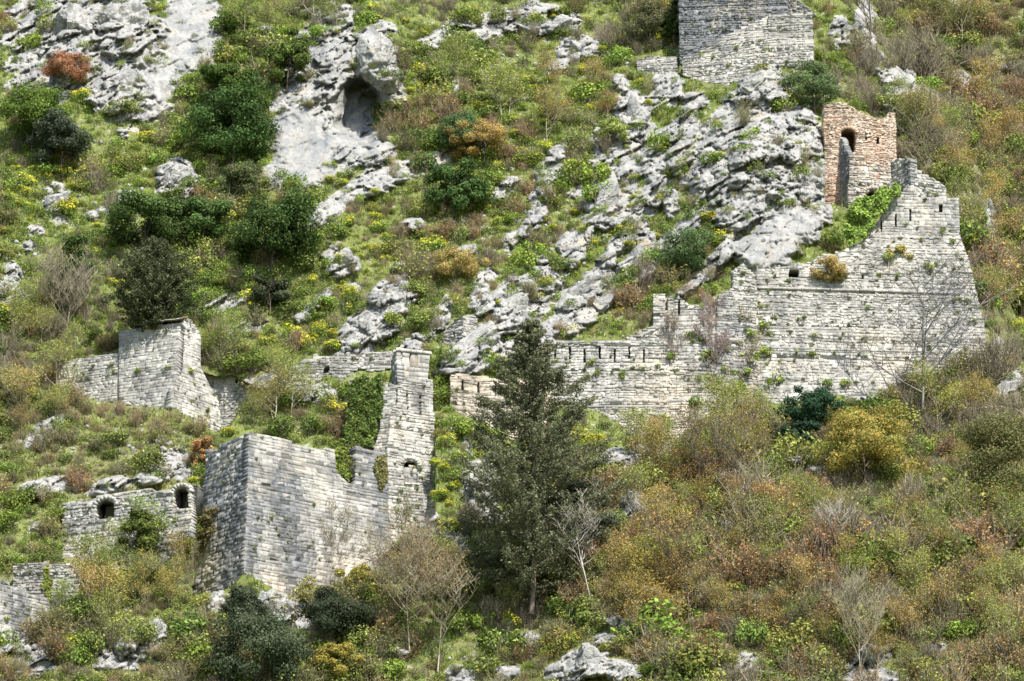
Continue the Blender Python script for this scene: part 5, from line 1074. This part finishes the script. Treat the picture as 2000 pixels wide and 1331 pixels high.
V = np.stack([base - np.array([0, 0, .05]), mid + sd_, tip, mid - sd_], 1).reshape(-1, 3)
d_ = np.repeat(dr, n)[:, None]; c = (1 - d_) * np.array([.21, .30, .055]) + d_ * np.array([.24, .20, .10]); c = np.clip(c * rg.normal(1, .22, (len(c), 1)), .01, 1)
link('grass', mesh_np('grass', V, np.arange(len(V)).reshape(-1, 4), np.repeat(c, 4, 0), M_STUFF), kind='stuff', label='spring grass and dry blades between the rocks')

# small broken stone lying on the slope
rg = np.random.default_rng(23); sv_, sf_ = icosphere(2); protos = []
for k in range(12):
    d = rg.normal(0, 1, (15, 3)); d /= np.linalg.norm(d, axis=1, keepdims=True); rr = np.ones(len(sv_)) * 1.2
    for n_ in d:
        q = sv_ @ n_; rr = np.where(q > .2, np.minimum(rr, rg.uniform(.5, .9) / np.maximum(q, .2)), rr)
    protos.append(sv_ * rr[:, None] * rg.uniform(.6, 1.1, 3))
zones = [(335,895,60,40,130),(240,860,70,45,60),(90,840,60,30,60),(1260,880,60,50,200),(1240,980,40,60,180),(300,1080,80,40,260),(200,1095,60,30,160),(640,770,60,40,120),(870,1070,60,50,160),(930,900,40,60,160),(1330,840,90,40,160),(1420,810,60,50,120),(70,1250,90,50,200),(270,1260,60,50,160),
 (1480,330,150,170,500),(1160,560,200,160,420),(700,640,120,90,260),(200,430,200,120,260),(30,550,50,80,120),(1000,120,220,90,260),(1950,430,80,120,160),(1800,170,130,70,260),(1000,400,300,200,420),(1500,1000,400,200,240),(1200,1260,400,90,200),(560,1180,90,60,160)]
Vs, Fs, o_ = [], [], 0
for (x, y, rx, ry, n_) in zones:
    gx = x + rg.normal(0, .55, n_) * rx; gy = y + rg.normal(0, .55, n_) * ry; ok = ~grid_lookup(WALLZONE, gx, gy); gx, gy = gx[ok], gy[ok]; G, _ = ground(gx, gy); sz = np.clip(rg.lognormal(-2.0, .6, len(gx)), .05, .30)
    for i in range(len(gx)):
        p = protos[int(rg.integers(0, 12))] * sz[i]; a = rg.uniform(0, 6.28); c, q = cos(a), sin(a)
        Vs.append(np.stack([p[:, 0] * c - p[:, 1] * q, p[:, 0] * q + p[:, 1] * c, p[:, 2]], -1) + G[i] - F * sz[i] * .3); Fs.append(sf_ + o_); o_ += len(p)
link('rubble', mesh_np('rubble', np.concatenate(Vs), np.concatenate(Fs), None, M_ROCK), kind='stuff', label='pale broken stone strewn over the slope and below the walls')

# things that would share a description are told apart by their place among their likes
from collections import defaultdict
same = defaultdict(list)
for o in SC.objects:
    if o.parent is None and o.get('kind') == 'thing' and o.get('label'): same[o['label']].append(o)
ORD = ['leftmost', 'second from left', 'third from left', 'fourth from left', 'fifth from left', 'sixth from left', 'seventh from left', 'eighth from left', 'ninth from left', 'tenth from left']
for lb, os_ in same.items():
    if len(os_) < 2: continue
    os_.sort(key=lambda o: float(to_px(np.array(o.location))[0])); n = len(os_)
    for i, o in enumerate(os_):
        t_ = 'rightmost' if i == n - 1 else (ORD[i] if i < len(ORD) else None)
        if t_ is None:
            k = n - 1 - i; t_ = ORD[k].replace('left', 'right') if k < len(ORD) else 'in between'
        w_ = lb.split()[:16 - len(t_.split())]; o['label'] = ' '.join(w_) + ', ' + t_ if len(w_) + len(t_.split()) <= 16 else ' '.join(w_)
